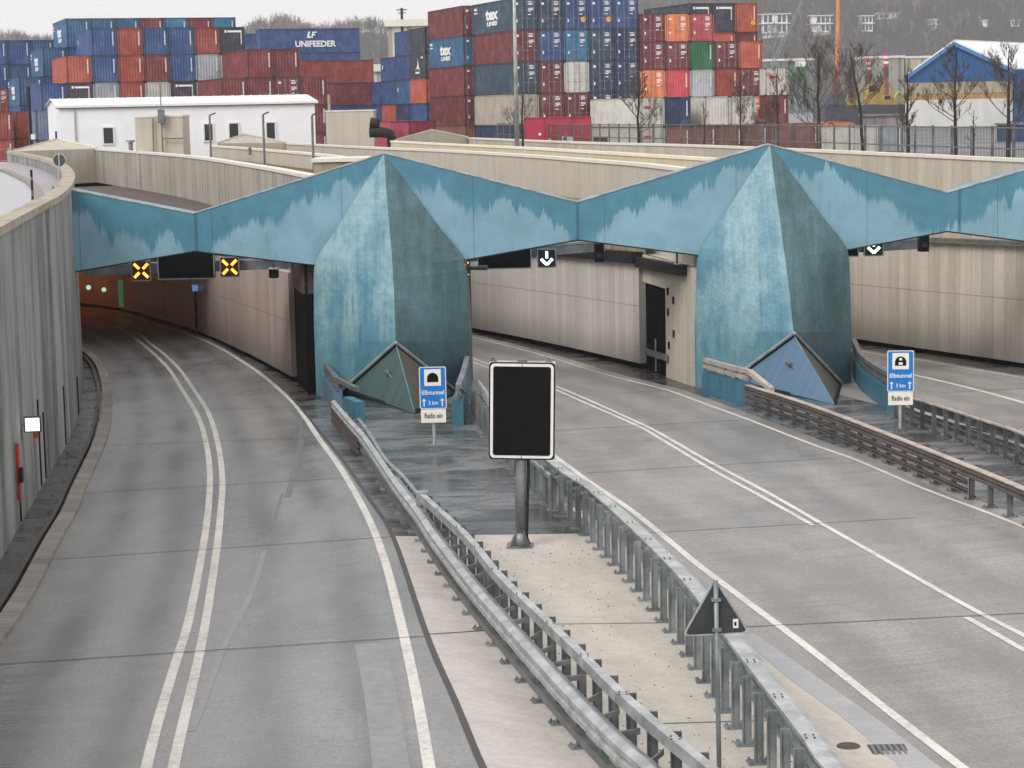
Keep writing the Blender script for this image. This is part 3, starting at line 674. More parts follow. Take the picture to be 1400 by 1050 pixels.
# dark crossing slab and cable trays above the middle and right tube panels
def hang(label, pts, mat, h0, h1, dep, name='cable_tray', cat='cable tray'):
    m = MB(); t = thing(name, label, cat, pts[0]+V((0, 0, h0)))
    m.sweep(pts, [(-dep/2, h0), (-dep/2, h1), (dep/2, h1), (dep/2, h0)]); m.build('tray', mat, t); return t
up_ = offset(PM, -.1)
hang('dark cable tray running above the white panels of the middle tube', [V((p.x, p.y, RA+RB*p.y+4.3)) for p in offset(PM, -.05)], M['blackm'], 0, .45, .5)
hang('dark cable tray running above the pale panels of the right road', [V((p.x, p.y, RA+RB*p.y+4.8)) for p in offset(PR, -.05)], M['galv_dk'], 0, .16, .5)
hang('dark pipe bundle above the concrete end of the middle tube wall', [V((a.x-.1, a.y, -6.5)), V((6.5, 79.2, -6.35))], M['blackm'], 0, .4, .4, 'pipe_bundle', 'pipes')
# upper concrete over panel walls already stands as the retaining walls; mossy face under the middle beam
m = MB(); Q = [V((p.x-.05, p.y, 0)) for p in offset(PM, .1) if p.y < 125]
wall_mesh(m, Q, -4.0, lambda p: RA+RB*p.y+4.2, .25); tag(m.build('mossy_wall', M['conc_moss']), 'mossy stained concrete face above the white panels, seen under the middle beam', 'wall')
# roof slab over the left tube
m = MB(); L_ = [V((p.x-.3, p.y, 0)) for p in LW if p.y > 103] + [V((-70, 165, 0))]; R_ = [p for p in W5 if p.y > 104] + [V((-45, 185, 0))]
n = 30; A = resample(flat(L_, -5.0), n); B = resample(flat([V((p.x+.2, p.y, 0)) for p in R_], -5.0), n)
m.strip(A, B); m.strip([p-V((0, 0, .8)) for p in B], [p-V((0, 0, .8)) for p in A]); m.face([A[0], B[0], B[0]-V((0,0,.8)), A[0]-V((0,0,.8))])
tag(m.build('tunnel_roof', M['conc_brown']), 'brown tunnel roof slab lying behind the left valley of the blue crossbeam', 'roof')
m = MB(); m.face([(-95, 120, -5.0), (-20, 160, -5.0), (-20, 240, -5.0), (-95, 240, -5.0)]); m.face([(-95, 120, -14), (-95, 120, -5), (-95, 240, -5), (-95, 240, -14)]); m.face([(-95,240,-14),(-95,240,-5),(-20,240,-5),(-20,240,-14)])
tag(m.build('tunnel_vault', M['conc_brown']), 'far end of the left tube roof under the yard', 'roof')
# sodium lamps, small lamps and green strips in the left tube
for i, (x, y) in enumerate(((-27.5, 125), (-33, 137), (-42, 148))):
    m = MB(); m.box(-.5, .5, -.12, .12, -.12, 0); o = m.build('tunnel_lamp', m_plain('sodium_lamp%d' % i, (1, .35, .05), .5, emit=3)); o.location = (x, y, -5.85)
    tag(o, ['nearest', 'middle', 'farthest'][i]+' orange ceiling lamp deep inside the left tube', 'lamp')
    l = bpy.data.lights.new('sodium', 'AREA'); l.energy = [8, 130, 320][i]; l.color = (1, .28, .04); l.size = 3; lo2 = bpy.data.objects.new('sodium_light', l); COL.objects.link(lo2); lo2.location = (x, y, -6.0)
for i, (x, y) in enumerate(((121, 393), (142, 396))):
    p = D(x, y, 112+i*4); m = MB(); m.tube([(0, .12, 0), (0, 0, 0)], [.11, .13], 12); o = m.build('wall_lamp', m_plain('dim_lamp%d' % i, (.6, 1, .7), .5, emit=.5)); o.location = p
    tag(o, ['left', 'right'][i]+' one of two small round white lamps in the dark left tube', 'lamp')
for i, x in enumerate((162.5, 166)):
    p = D(x, 383, 131); q = D(x+1, 420, 131); m = MB()
    for k in range(9): z = p.z+(q.z-p.z)*k/9; m.box(p.x-.05, p.x+.05, p.y-.05, p.y+.05, z-.16, z)
    tag(m.build('light_strip', M['green_led']), ['left', 'right'][i]+' one of two vertical green light strips at the mouth of the dark left tube', 'light')

# ------------------------------------------------------------------ the blue portal
YB = 78.0
def B_(x, y, Y=YB): return D(x, y, Y)
portal = thing('tunnel_portal', 'zigzag blue concrete crossbeam on two folded pillars spanning the tunnel mouths', 'portal', (2.5, YB, -10.4))
top = [(-16.7, -2.5), (-11.62, -3.62), (-4.5, -1.55), (2.55, -3.50), (9.55, -1.52), (16.2, -3.43), (23.2, -1.5)]
bot = [(-16.7, -5.72), (-11.62, -4.98), (-4.5, -5.93), (2.55, -4.86), (9.55, -5.88), (16.2, -4.83), (23.2, -5.85)]
Yo = [0, .45, 0, .45, 0, .45, 0]; TH_ = 1.5
m = MB(); n = 24
for i in range(6):
    for k in range(n):
        f0, f1 = k/n, (k+1)/n
        def P_(a, f, dy=0): return V((a[i][0]*(1-f)+a[i+1][0]*f, YB+Yo[i]*(1-f)+Yo[i+1]*f+dy, a[i][1]*(1-f)+a[i+1][1]*f))
        a0, a1, b0, b1 = P_(top, f0), P_(top, f1), P_(bot, f0), P_(bot, f1)
        m.face([b0, b1, a1, a0], 0, [(b0.x, a0.z-b0.z), (b1.x, a1.z-b1.z), (a1.x, 0), (a0.x, 0)])
        y = V((0, TH_, 0)); m.face([b1+y, b0+y, a0+y, a1+y], 0, [(b1.x, a1.z-b1.z), (b0.x, a0.z-b0.z), (a0.x, 0), (a1.x, 0)])
        m.face([a0, a1, a1+y, a0+y], 0, [(0, 0)]*4); m.face([b1, b0, b0+y, b1+y], 0, [(0, 9)]*4)
m.build('crossbeam', M['beam'], portal)
m = MB()
for i in range(6):
    a0 = V((top[i][0], YB+Yo[i]-.03, top[i][1])); a1 = V((top[i+1][0], YB+Yo[i+1]-.03, top[i+1][1])); m.obox(a0+V((0, 0, .003)), a1-a0, (0, .16, 0), (0, 0, .05))
m.build('coping_strip', M['galv_lt'], portal)
m = MB()
for i in range(6):
    a0 = V((bot[i][0], YB+Yo[i]-.02, bot[i][1]-.05)); a1 = V((bot[i+1][0], YB+Yo[i+1]-.02, bot[i+1][1]-.05)); m.obox(a0, a1-a0, (0, .12, 0), (0, 0, .05))
m.build('drip_edge', M['blackm'], portal)
lpx = [(525, 210), (494, 258), (464, 306), (440, 342), (430, 361), (429, 400), (429, 440), (430, 467)]
rpx = [(525, 210), (562, 258), (597, 306), (627, 342), (636, 361), (639, 400), (641, 440), (642, 467)]
cpx = [(525, 210), (528, 258), (532, 306), (535, 342), (536.5, 361), (538.5, 400), (540, 440), (541, 467)]
pro = [0, .55, 1.1, 1.5, 1.75, 2.3, 2.85, 3.2]
def pillar(dx, dz, cap_l, cap_r, cap_name):
    o = V((-4.5+dx, YB, -10.45+dz)); t = bpy.data.objects.new('pillar', None); COL.objects.link(t); t.parent = portal; t.location = o-wloc(portal)
    sh_ = V((dx, 0, dz)); zg = -10.75
    Lp = [B_(x, y, YB-.004 if i else YB)+sh_ for i, (x, y) in enumerate(lpx)]; Rp = [B_(x, y, YB-.004)+sh_ for x, y in rpx]
    Cp = [B_(x, y, YB-pro[i])+sh_ for i, (x, y) in enumerate(cpx)]
    Lb, Rb = V((Lp[-1].x, YB-.004, zg)), V((Rp[-1].x, YB-.004, zg))
    Lc = D(468, 533, YB-1.15)+sh_; Rc = D(628, 537, YB-.5)+sh_; tip = V((-3.3+dx, 70.6, RA+RB*70.6+.05)); ap = Cp[-1]
    def grid(m, E, C, flip):     # smooth ruled face; UV is (width, height) in metres
        E = smooth_path(E, .45); C = resample(C, len(E)); K = 6; base = len(m.v)
        for i in range(len(E)):
            for k in range(K+1): m.v.append(E[i].lerp(C[i], k/K))
        for i in range(len(E)-1):
            for k in range(K):
                q = [base+i*(K+1)+k, base+(i+1)*(K+1)+k, base+(i+1)*(K+1)+k+1, base+i*(K+1)+k+1]
                if flip: q = q[::-1]
                m.f.append(q); m.m.append(0); m.uv[len(m.f)-1] = [(m.v[z].x, m.v[z].z) for z in q]
    def flatuv(m, P): m.face(P, 0, [(p.x, p.z) for p in P])
    ml_ = MB(); grid(ml_, Lp, Cp, False); flatuv(ml_, [Lp[-1], Lb, Lc, ap])
    ml_.face([Lb, Lp[-1], V((Lb.x, YB+5.2, Lp[-1].z)), V((Lb.x, YB+5.2, zg))]); ml_.face([Lp[-1], Lp[4], V((Lp[4].x, YB+5.2, Lp[4].z)), V((Lb.x, YB+5.2, Lp[-1].z))])
    mr_ = MB(); grid(mr_, Rp, Cp, True); flatuv(mr_, [ap, Rc, Rb, Rp[-1]])
    mr_.face([Rp[-1], Rb, V((Rb.x, YB+5.2, zg)), V((Rb.x, YB+5.2, Rp[-1].z))]); mr_.face([Rp[4], Rp[-1], V((Rb.x, YB+5.2, Rp[-1].z)), V((Rp[4].x, YB+5.2, Rp[4].z))])
    mr_.face([V((Lb.x, YB+5.2, zg)), V((Lb.x, YB+5.2, Lp[4].z)), V((Rb.x, YB+5.2, Rp[4].z)), V((Rb.x, YB+5.2, zg))])
    mr_.face([Lp[4], Rp[4], V((Rb.x, YB+5.2, Rp[4].z)), V((Lb.x, YB+5.2, Lp[4].z))])
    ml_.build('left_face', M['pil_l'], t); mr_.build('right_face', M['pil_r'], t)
    # pointed cap set under an inverted V frame
    bk = V((0, .9, 0)); apc = ap+V((0, .10, -.10)); Lc2, Rc2 = Lc+V((.08, .05, 0)), Rc+V((-.08, .05, 0)); tb = V((0, 0, -.5))
    m = MB(); m.face([Lc2, Lc2+tb, tip+tb, tip]); m.face([apc, Lc2, tip]); m.face([tip, tip+tb, Rc2+tb, Rc2], 1); m.face([apc, tip, Rc2], 1)
    cp = m.build(cap_name, [cap_l, cap_r], t)
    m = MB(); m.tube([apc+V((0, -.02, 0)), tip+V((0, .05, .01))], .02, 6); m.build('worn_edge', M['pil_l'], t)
    m = MB(); d1 = (Lc-ap); d2 = (Rc-ap)
    m.tube([ap+V((0, -.10, -.02)), Lc+V((0, -.10, 0))], .06, 6); m.tube([ap+V((0, -.10, -.02)), Rc+V((0, -.10, 0))], .06, 6); m.build('frame', M['galv_lt'], t)
    m = MB(); m.tube([ap+V((0, -.02, -.12)), Lc+V((.06, -.02, -.08))], .07, 6); m.tube([ap+V((0, -.02, -.12)), Rc+V((-.06, -.02, -.08))], .07, 6); m.build('gap_seal', M['blackm'], t)
    c = (apc+Lc2+tip)/3+V((.1, -.06, .35)); m = MB(); m.tube([c, c+V((.10, -.22, -.05))], [.10, .07], 8); m.tube([c+V((.10, -.22, -.05)), c+V((.22, -.26, -.22))], .05, 6); m.build('hinge_lug', M['galv_dk'], t)
    e = (apc+Rc2)/2+V((.25, -.25, -.3)); m = MB(); m.tube([e, e+V((.05, -.16, .12))], .05, 6); m.build('hinge_lug', M['galv_dk'], t)
    m = MB(); m.tube([tip+V((0, .25, -.02)), Lc+V((.2, -.1, -.05))], .10, 6); m.tube([tip+V((0, .25, -.02)), Rc+V((-.1, 0, -.05))], .10, 6); m.build('base_seal', M['blackm'], t)
    return t
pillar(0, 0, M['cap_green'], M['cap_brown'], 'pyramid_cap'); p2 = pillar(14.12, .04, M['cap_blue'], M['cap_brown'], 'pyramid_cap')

# ------------------------------------------------------------------ guard rails
def wprof(side, zb, h=.31, th=.035, depth=.085):
    f = [(0, 0), (depth, .13), (depth, .36), (.01, .5), (depth, .64), (depth, .87), (0, 1)]
    pts = [(side*a, zb+b*h) for a, b in f] + [(side*(a-th), zb+b*h) for a, b in reversed(f)]
    return pts if side > 0 else pts[::-1]
def boxprof(lat, zb, w=.14, h=.2): return [(lat-w/2, zb), (lat-w/2, zb+h), (lat+w/2, zb+h), (lat+w/2, zb)]
def post_mesh(h, w=.12, d=.07, foot=True):
    m = MB()   # sigma post: web and two flanges, bolted foot plate
    m.box(-w/2, w/2, -.006, .006, 0, h); m.box(-w/2, -w/2+.012, -d/2, d/2, 0, h); m.box(w/2-.012, w/2, -d/2, d/2, 0, h)
    if foot:
        m.box(-.16, .16, -.13, .13, 0, .02)
        for a, b in ((-.12, -.09), (.12, -.09), (-.12, .09), (.12, .09)): m.tube([(a, b, .02), (a, b, .06)], .018, 6)
    return m
def guardrail(label, ground, side_rails, mats, post_h=.9, post_step=1.0, post_lat=0.0, post_mat=None, group=None, brackets=None, post_rng=(0, 1)):
    """ground: smooth path at road level. side_rails: list of (part name, offset, profile, material)"""
    c = ground[0]; t = thing('guard_rail', label, 'guard rail', rz(c), 0, group)
    for nm, off, prof, mt, f0, f1 in side_rails:
        P = [rz(p) for p in offset(ground, off)]; k = len(P); P = P[int(f0*(k-1)):int(f1*(k-1))+1]
        m = MB(); m.sweep(P, prof); m.build(nm, mt, t)
    P = offset(ground, post_lat); L = [0]
    for i in range(1, len(P)): L.append(L[-1]+(P[i]-P[i-1]).length)
    me = post_mesh(post_h).mesh('post', [post_mat or M['galv']]); s = L[-1]*post_rng[0]; j = 0
    while s < L[-1]*post_rng[1]:
        while j < len(L)-2 and L[j+1] < s: j += 1
        p = P[j].lerp(P[j+1], (s-L[j])/max(1e-6, L[j+1]-L[j])); d = P[j+1]-P[j]
        o = bpy.data.objects.new('post', me); COL.objects.link(o); o.parent = t; o.location = rz(p)-V(t.location); o.rotation_euler = (0, 0, math.atan2(d.y, d.x)+PI/2)
        s += post_step
    if brackets:
        b0, b1, bz, bs, f0, f1 = brackets; items = []; P = ground; s = L[-1]*f0; j = 0
        while s < L[-1]*f1:
            while j < len(L)-2 and L[j+1] < s: j += 1
            p = rz(P[j].lerp(P[j+1], (s-L[j])/max(1e-6, L[j+1]-L[j]))); d = (P[j+1]-P[j]); d.z = 0; d.normalize(); r = V((d.y, -d.x, 0))
            items.append((p+r*b0-d*.03+V((0, 0, bz)), r*(b1-b0), d*.06, (0, 0, .07))); s += bs
        bars('spacer', post_mat or M['galv'], t, items)
    return t
def bars(name, mat, parent, items):
    for o_, a_, b_, c_ in items:
        m = MB(); m.obox(o_, a_, b_, c_); m.build(name, mat, parent)
def bolts(t, path, off, z, step, mat):
    m = MB(); P = resample([rz(p) for p in offset(path, off)], max(2, int(len(path)*.8/step)))
    for p in P[1:-1]:
        for dx in (-.05, .05):
            for dy in (-.06, .06): m.box(p.x+dx-.012, p.x+dx+.012, p.y+dy-.012, p.y+dy+.012, p.z+z, p.z+z+.01)
    m.build('bolt', mat, t)
# left side of the median (faces the left road). path runs near -> far so the left road is on its left (negative lateral)
wpx = [(1010, 1143), (930, 1085), (890, 1047), (843, 1007), (783, 947), (737, 897), (683, 837), (640, 788), (592, 726), (572, 696), (541, 656), (500, 597), (483, 578), (456, 547)]
wpath = smooth_path([G(x, y, .78) for x, y in wpx], .8)
bpx = [(1120, 1168), (1010, 1080), (965, 1042), (900, 990), (843, 940), (790, 887), (737, 837), (683, 785), (640, 733), (598, 694), (577, 675)]
bpath = smooth_path([G(x, y, 1.05) for x, y in bpx], .8)
ipx = [(571, 672), (548, 645), (526, 624), (505, 590), (490, 570)]
g1 = guardrail('curved double guard rail with a square box rail along the left road', wpath,
    [('w_beam', 0, wprof(-1, .47), M['galv_lt'], 0, 1), ('w_beam', .06, wprof(1, .47), M['galv'], 0, .62), ('lower_rail', .02, boxprof(0, .18, .10, .12), M['galv_dk'], 0, 1)],
    None, post_h=.72, post_step=1.33, post_lat=.10, post_mat=M['galv'])
m = MB(); m.sweep([rz(p, .85) for p in bpath], [(-.065, .04), (-.065, .2), (.065, .2), (.065, .04)]); m.build('box_rail', M['galv_lt'], g1)
m = MB(); e = rz(bpath[-1], .84); m.box(e.x-.13, e.x+.13, e.y-.05, e.y+.25, e.z-.05, e.z+.24); m.build('end_cap', M['galv'], g1)
pm_ = post_mesh(1.0, .14, .1).mesh('post', [M['galv_dk']])
for p in resample(offset(bpath, .16), 26):
    o = bpy.data.objects.new('post', pm_); COL.objects.link(o); o.parent = g1; o.location = rz(p)-V(g1.location)
items = []
for p in resample(bpath, 26):
    q = min(wpath, key=lambda a: (a-p).length); a_, b_ = rz(p, .72), rz(q, .62); d = b_-a_; items.append((a_+V((0, -.03, 0)), d, (0, .06, 0), (0, 0, .07)))
bars('spacer', M['galv_dk'], g1, items)
bolts(g1, bpath, 0, 1.05, 2.2, M['blackm'])
ip = smooth_path([G(x, y, .78) for x, y in ipx], .8)
m = MB(); m.sweep([rz(p, .62) for p in ip], [(-.05, 0), (-.05, .12), (.05, .12), (.05, 0)])
for p in resample(ip, 12):
    q = min(wpath, key=lambda a: (a-p).length); m.obox(rz(p, .66)+V((0, -.04, 0)), rz(q, .66)-rz(p, .66), (0, .09, 0), (0, 0, .06))
m.build('ladder_brace', M['galv'], g1)
m = MB()
for z in (.10, .28, .46): m.sweep([rz(p) for p in offset([q for q in wpath if q.y > 59], -.03)], [(-.09, z), (-.05, z+.11), (0, z+.11), (0, z)])
m.build('stacked_rail', M['rust_rail'], g1)

# right side of the median, seen from behind
tpx = [(1240, 1148), (1133, 1050), (1105, 1010), (1054, 944), (999, 873), (948, 806), (909, 763), (850, 706), (800, 663), (771, 645), (739, 619), (700, 585), (668, 550), (648, 520)]
tpath = smooth_path([G(x, y, .98) for x, y in tpx], .8)
g2 = guardrail('long guard rail of closely set steel posts between the sign median and the middle road', tpath,
    [('w_beam', .16, wprof(1, .66), M['galv_lt'], 0, 1), ('top_rail', .04, boxprof(.02, .93, .22, .04), M['galv_lt'], 0, .74), ('lower_w_beam', .16, wprof(1, .30), M['galv'], 0, 1)],
    None, post_h=.96, post_step=.92, post_lat=-.17, post_mat=M['galv'], post_rng=(0, .98))
bolts(g2, tpath, .04, .98, 2.0, M['blackm'])
lad = smooth_path([G(x, y, .80) for x, y in ((752, 651), (721, 623), (690, 590), (672, 560))], .6)
m = MB(); m.sweep([rz(p, .74) for p in lad], [(-.05, 0), (-.05, .1), (.05, .1), (.05, 0)])
for p in resample(lad, 14):
    q = min(tpath, key=lambda a: (a-p-V((.1, 0, 0))).length); m.obox(rz(p, .76)+V((0, -.03, 0)), rz(q, .8)-rz(p, .76), (0, .07, 0), (0, 0, .05))
m.obox(rz(lad[0], .76), rz(tpath[min(range(len(tpath)), key=lambda i: abs(tpath[i].y-lad[0].y+1.2))], .8)-rz(lad[0], .76), (.05, .05, 0), (0, 0, .06))
m.build('ladder_brace', M['galv'], g2)
bars('brace_post', M['galv'], g2, [(rz(p)+V((-.04, -.04, 0)), (.1, 0, 0), (0, .08, 0), (0, 0, .74)) for p in resample(lad, 11)])

# left side of the second median: stacked rails beside the middle road (right edge)
rpx_ = [(1560, 740), (1400, 669), (1257, 611), (1114, 556.5), (1022, 527)]
rpath = smooth_path([G(x, y, .80) for x, y in rpx_], .8)
g3 = guardrail('stacked brownish guard rail along the far edge of the middle road, below the right pillar', rpath,
    [('w_beam', -.06, wprof(-1, .56, .22, .03, .05), M['rust_rail'], 0, 1), ('top_rail', .0, boxprof(0, .80, .20, .03), M['rail_top'], 0, 1), ('lower_w_beam', -.06, wprof(-1, .14, .15, .03, .05), M['rust_rail'], .34, 1), ('middle_rail', -.06, wprof(-1, .35, .15, .03, .05), M['rust_rail'], .34, 1)],
    None, post_h=.82, post_step=1.33, post_lat=.10, post_mat=M['galv_dk'], brackets=(0, .34, .76, 1.33, 0, .62))
# right side of the second median seen from behind
qpx = [(1560, 665), (1400, 594), (1387, 588), (1343, 574), (1294, 558), (1250, 545), (1225, 535)]
qpath = smooth_path([G(x, y, .85) for x, y in qpx], .8)
g4 = guardrail('framed guard rail seen from behind between the second blue sign and the right road', qpath,
    [('w_beam', .14, wprof(1, .52), M['galv_dk'], 0, 1), ('lower_w_beam', .14, wprof(1, .12), M['galv_dk'], 0, 1), ('top_rail', 0, boxprof(0, .82, .10, .05), M['rail_top'], 0, 1), ('bottom_rail', 0, boxprof(0, .08, .06, .05), M['galv_dk'], 0, 1)],
    None, post_h=.84, post_step=1.0, post_lat=-.05, post_mat=M['galv_dk'], brackets=(0, .3, .74, 1.0, 0, 1))

# painted concrete barriers with steel tops at the pillar feet
def barrier(label, base, h, mat, th=.35, rail=True, rail_mat=None, slope_end=None):
    c = base[0]; t = thing('concrete_barrier', label, 'barrier', rz(c))
    P = [rz(p) for p in base]; m = MB(); wall_mesh(m, P, lambda p: RA+RB*p.y+h, lambda p: RA+RB*p.y-.2, th); m.build('wall', mat, t)
    if rail:
        m = MB(); s = 1 if th > 0 else -1
        Q = [p+V((0, 0, h)) for p in offset(P, th*.4)]
        for z in (.12, .34): m.sweep(Q, [(-.09, z), (-.09, z+.14), (.09, z+.14), (.09, z)])
        m.build('rail', rail_mat or M['rail_top'], t)
        bars('rail_post', M['galv_dk'], t, [(p-V((.04, .04, 0)), (.08, 0, 0), (0, .08, 0), (0, 0, .46)) for p in resample(Q, min(12, max(3, int(len(Q)*.6))))])
        if slope_end:
            m = MB(); a_ = Q[slope_end[0]]+V((0, 0, .34)); b_ = V(slope_end[1]); m.obox(a_+V((-.08, 0, 0)), b_-a_, (.18, 0, 0), (0, 0, .14)); m.build('sloping_end', rail_mat or M['rail_top'], t)
    return t
b3 = smooth_path([G(1020, 556), G(990, 547), G(960, 537)], .6)
barrier('teal painted concrete barrier with a steel rail at the left foot of the right pillar', b3, .78, M['teal'], .3, slope_end=(0, rz(b3[0], .62)+V((.75, -.9, 0))))
b4 = smooth_path([G(1213, 561), G(1190, 545), G(1172, 527), G(1163, 505)], .5)
barrier('curved teal painted barrier with a slatted rail at the right foot of the right pillar', b4, .75, M['teal'], .3, rail_mat=M['galv_dk'])
b1 = smooth_path([G(457, 563), G(445, 545), G(434, 525)], .5)
barrier('short grey-violet barrier with dark stacked rails at the left foot of the left pillar', b1, .72, M['cap_blue'], .3, rail_mat=M['galv_dk'], slope_end=(0, rz(b1[0], .9)+V((.9, -1.6, 0))))
b1b = [G(487, 580)+V((0, 0, 0)), G(470, 572)]
m = MB(); wall_mesh(m, [rz(p) for p in b1b], lambda p: RA+RB*p.y+.72, lambda p: RA+RB*p.y-.1, .3); tag(m.build('barrier_end', M['teal']), 'short blue barrier stub in front of the green pyramid cap of the left pillar', 'barrier')
b2 = [G(640, 581), G(628, 581)]
b2 = smooth_path([G(634, 582), G(640, 560), G(645, 535)], .5)
barrier('narrow blue barrier end with a steel rail at the right foot of the left pillar', b2, .85, M['teal'], -.35, rail_mat=M['galv'], slope_end=(0, rz(b2[0], 1.0)+V((0, .3, 0))))

# ------------------------------------------------------------------ signs
def rrect(w, h, r, n=5):
    out = []
    for cx, cy, a0 in ((w/2-r, h/2-r, 0), (-w/2+r, h/2-r, 90), (-w/2+r, -h/2+r, 180), (w/2-r, -h/2+r, 270)):
        for k in range(n+1): a = math.radians(a0+90*k/n); out.append((cx+r*math.cos(a), cy+r*math.sin(a)))
    return out
def plate(parent, name, w, h, z, y, t, mat, r=.03, x=0, back=None):
    m = MB(); m.prism(rrect(w, h, r), (x, y, z), (1, 0, 0), (0, 0, 1), (0, 1, 0), t, 0, 1 if back else None)
    return m.build(name, [mat, back] if back else mat, parent, world=False)
def put_text(txt, size, mat, parent, loc, bold=0, name='lettering', width=None, align='CENTER'):
    o = text_mesh(txt, size, mat, name, align, bold); o.parent = parent; o.location = loc; o.rotation_euler = (PI/2, 0, 0)
    if width:
        xs = [v.co.x for v in o.data.vertices]; s = width/(max(xs)-min(xs)); o.scale = (s, 1, 1)
    return o
def tunnel_sign(label, foot, W, hb, htop, marks, rot):
    """hb = height of plate bottom above ground, htop = top of the blue board"""
    t = thing('road_sign', label, 'sign', foot, rot); H = htop-hb; hw = H*.25; hbl = H-hw
    m = MB(); m.tube([(0, .06, 0), (0, .06, hb+H*.8)], .045, 10); m.build('pole', M['galv_lt'], t, world=False)
    m = MB(); m.box(-.22, .22, -.12, .26, 0, .04)
    for x in (-.17, .17):
        for y in (-.07, .2): m.tube([(x, y, .04), (x, y, .14)], .03, 6)
    m.box(-.08, .08, -.02, .14, .04, .16); m.build('foot_plate', M['galv_dk'], t, world=False)
    zc = hb+hw+hbl/2
    plate(t, 'border', W, hbl, zc, -.012, .03, M['white'], .05, back=M['grey_back']); b = plate(t, 'blue_board', W*.93, hbl*.96, zc, -.016, .003, M['signblue'], .04)
    ps = W*.62; zt = zc+hbl*.5-ps/2-hbl*.06
    plate(t, 'pictogram_field', ps, ps, zt, -.020, .003, M['cream'], .004)
    r = ps*.34; out = [(-r, -ps*.28), (r, -ps*.28)]+[(r*math.cos(a*PI/16), -ps*.05+r*math.sin(a*PI/16)) for a in range(17)]
    m = MB(); m.prism(out, (0, -.024, zt), (1, 0, 0), (0, 0, 1), (0, 1, 0), .003); m.build('tunnel_pictogram', M['black'], t, world=False)
    if marks:
        m = MB(); m.box(-ps*.09, ps*.09, -.028, -.025, zt+ps*.05, zt+ps*.19); m.box(-ps*.12, ps*.12, -.028, -.025, zt-ps*.22, zt-ps*.07); m.build('pictogram_vehicle', M['cream'], t, world=False)
    zt2 = zc-hbl*.115
    put_text('Elbtunnel', W*.23, M['white'], t, (0, -.024, zt2), .004, width=W*.82)
    put_text('3 km', W*.21, M['white'], t, (0, -.024, zc-hbl*.36), .003, width=W*.36)
    for s in (-1, 1):
        x = s*W*.34; z0 = zc-hbl*.44; a = W*.085; hh = hbl*.19
        m = MB(); m.box(x-W*.025, x+W*.025, -.024, -.021, z0, z0+hh-a); m.prism([(x-a, z0+hh-a*1.1), (x+a, z0+hh-a*1.1), (x, z0+hh)], (0, -.024, 0), (1, 0, 0), (0, 0, 1), (0, 1, 0), .003)
        m.build('arrow', M['white'], t, world=False)
    plate(t, 'radio_plate', W*.93, hw*.96, hb+hw*.49, -.012, .028, M['cream'], .02, back=M['grey_back'])
    m = MB(); z0, z1 = hb+hw*.04, hb+hw*.94
    put_text('Radio ein', hw*.52, M['black'], t, (0, -.018, hb+hw*.5), .001, width=W*.66)
    return t
f1 = rz(G(594, 617)); s1 = 2900/f1.y
tunnel_sign('blue tunnel sign with plain black arch on the wet median before the left pillar', f1, 37/s1, 40/s1, 118/s1, False, math.radians(2))
f2 = rz(G(1231, 593)); s2 = 2900/f2.y
tunnel_sign('blue tunnel sign with small white marks inside its black arch, right of the right pillar', f2, 36.5/s2, 40/s2, 116/s2, True, math.radians(-4))

# big blank black display board
f3 = rz(G(712, 749)); s3 = 2900/f3.y
t = thing('display_sign', 'large blank black variable message board with white rounded border on a grey post', 'sign', f3); hb = 126/s3; ht = 259/s3; W = 88/s3; zc = (hb+ht)/2
t.rotation_euler = (math.radians(0), math.radians(1.6), math.radians(-3))
m = MB(); m.tube([(-.02, .15, .25), (-.02, .15, ht*.9)], [.115, .105], 16); m.tube([(-.02, .15, 0), (-.02, .15, .3)], [.15, .115], 16); m.build('post', M['galv'], t, world=False, smooth=True)
m = MB(); m.box(-.30, .26, -.13, .43, 0, .03)
for a in range(4): 
    d = V((math.cos(a*PI/2+PI/4), math.sin(a*PI/2+PI/4), 0)); o = V((-.02, .15, .03)); nn_ = V((-d.y, d.x, 0))*.012
    A = [o+d*.08, o+d*.30, o+d*.09+V((0, 0, .38))]; m.face([p-nn_ for p in A]); m.face([p+nn_ for p in reversed(A)]); m.face([A[1]-nn_, A[1]+nn_, A[2]+nn_, A[2]-nn_])
m.build('base_plate', M['galv_dk'], t, world=False)
m = MB(); m.tube([(.12, .12, .05), (.13, .12, .8), (.14, .12, hb+.1)], .03, 8); m.box(.09, .16, .07, .12, .9, .95); m.build('cable', M['blackm'], t, world=False)
m = MB(); m.box(-W/2-.03, W/2+.03, .0, .30, hb-.02, ht+.02); o = m.build('housing', M['galv_lt'], t, world=False, bevel=.02)
m = MB()
for x in (-W/2+.05, W/2-.12): m.tube([(x, .15, ht+.02), (x, .15, ht+.10)], .035, 8); m.box(x-.07, x+.07, .10, .2, ht+.02, ht+.05)
m.box(-.10, .10, .05, .2, ht+.02, ht+.07)
for z in (hb+.35, zc, ht-.3): m.box(-W/2-.05, -W/2-.03, .05, .2, z-.05, z+.05)
m.build('fittings', M['galv_dk'], t, world=False)
plate(t, 'gasket', W+.05, ht-hb+.04, zc, -.012, .01, M['black'], .09); plate(t, 'border', W-.01, ht-hb-.02, zc, -.022, .01, M['white'], .09); plate(t, 'display_face', W-.13, ht-hb-.14, zc, -.030, .008, M['black'], .05)
m = MB(); m.box(-.006, .006, -.026, -.02, hb, hb+.08); m.box(-.006, .006, -.026, -.02, ht-.08, ht); m.build('frame_seam', M['black'], t, world=False)

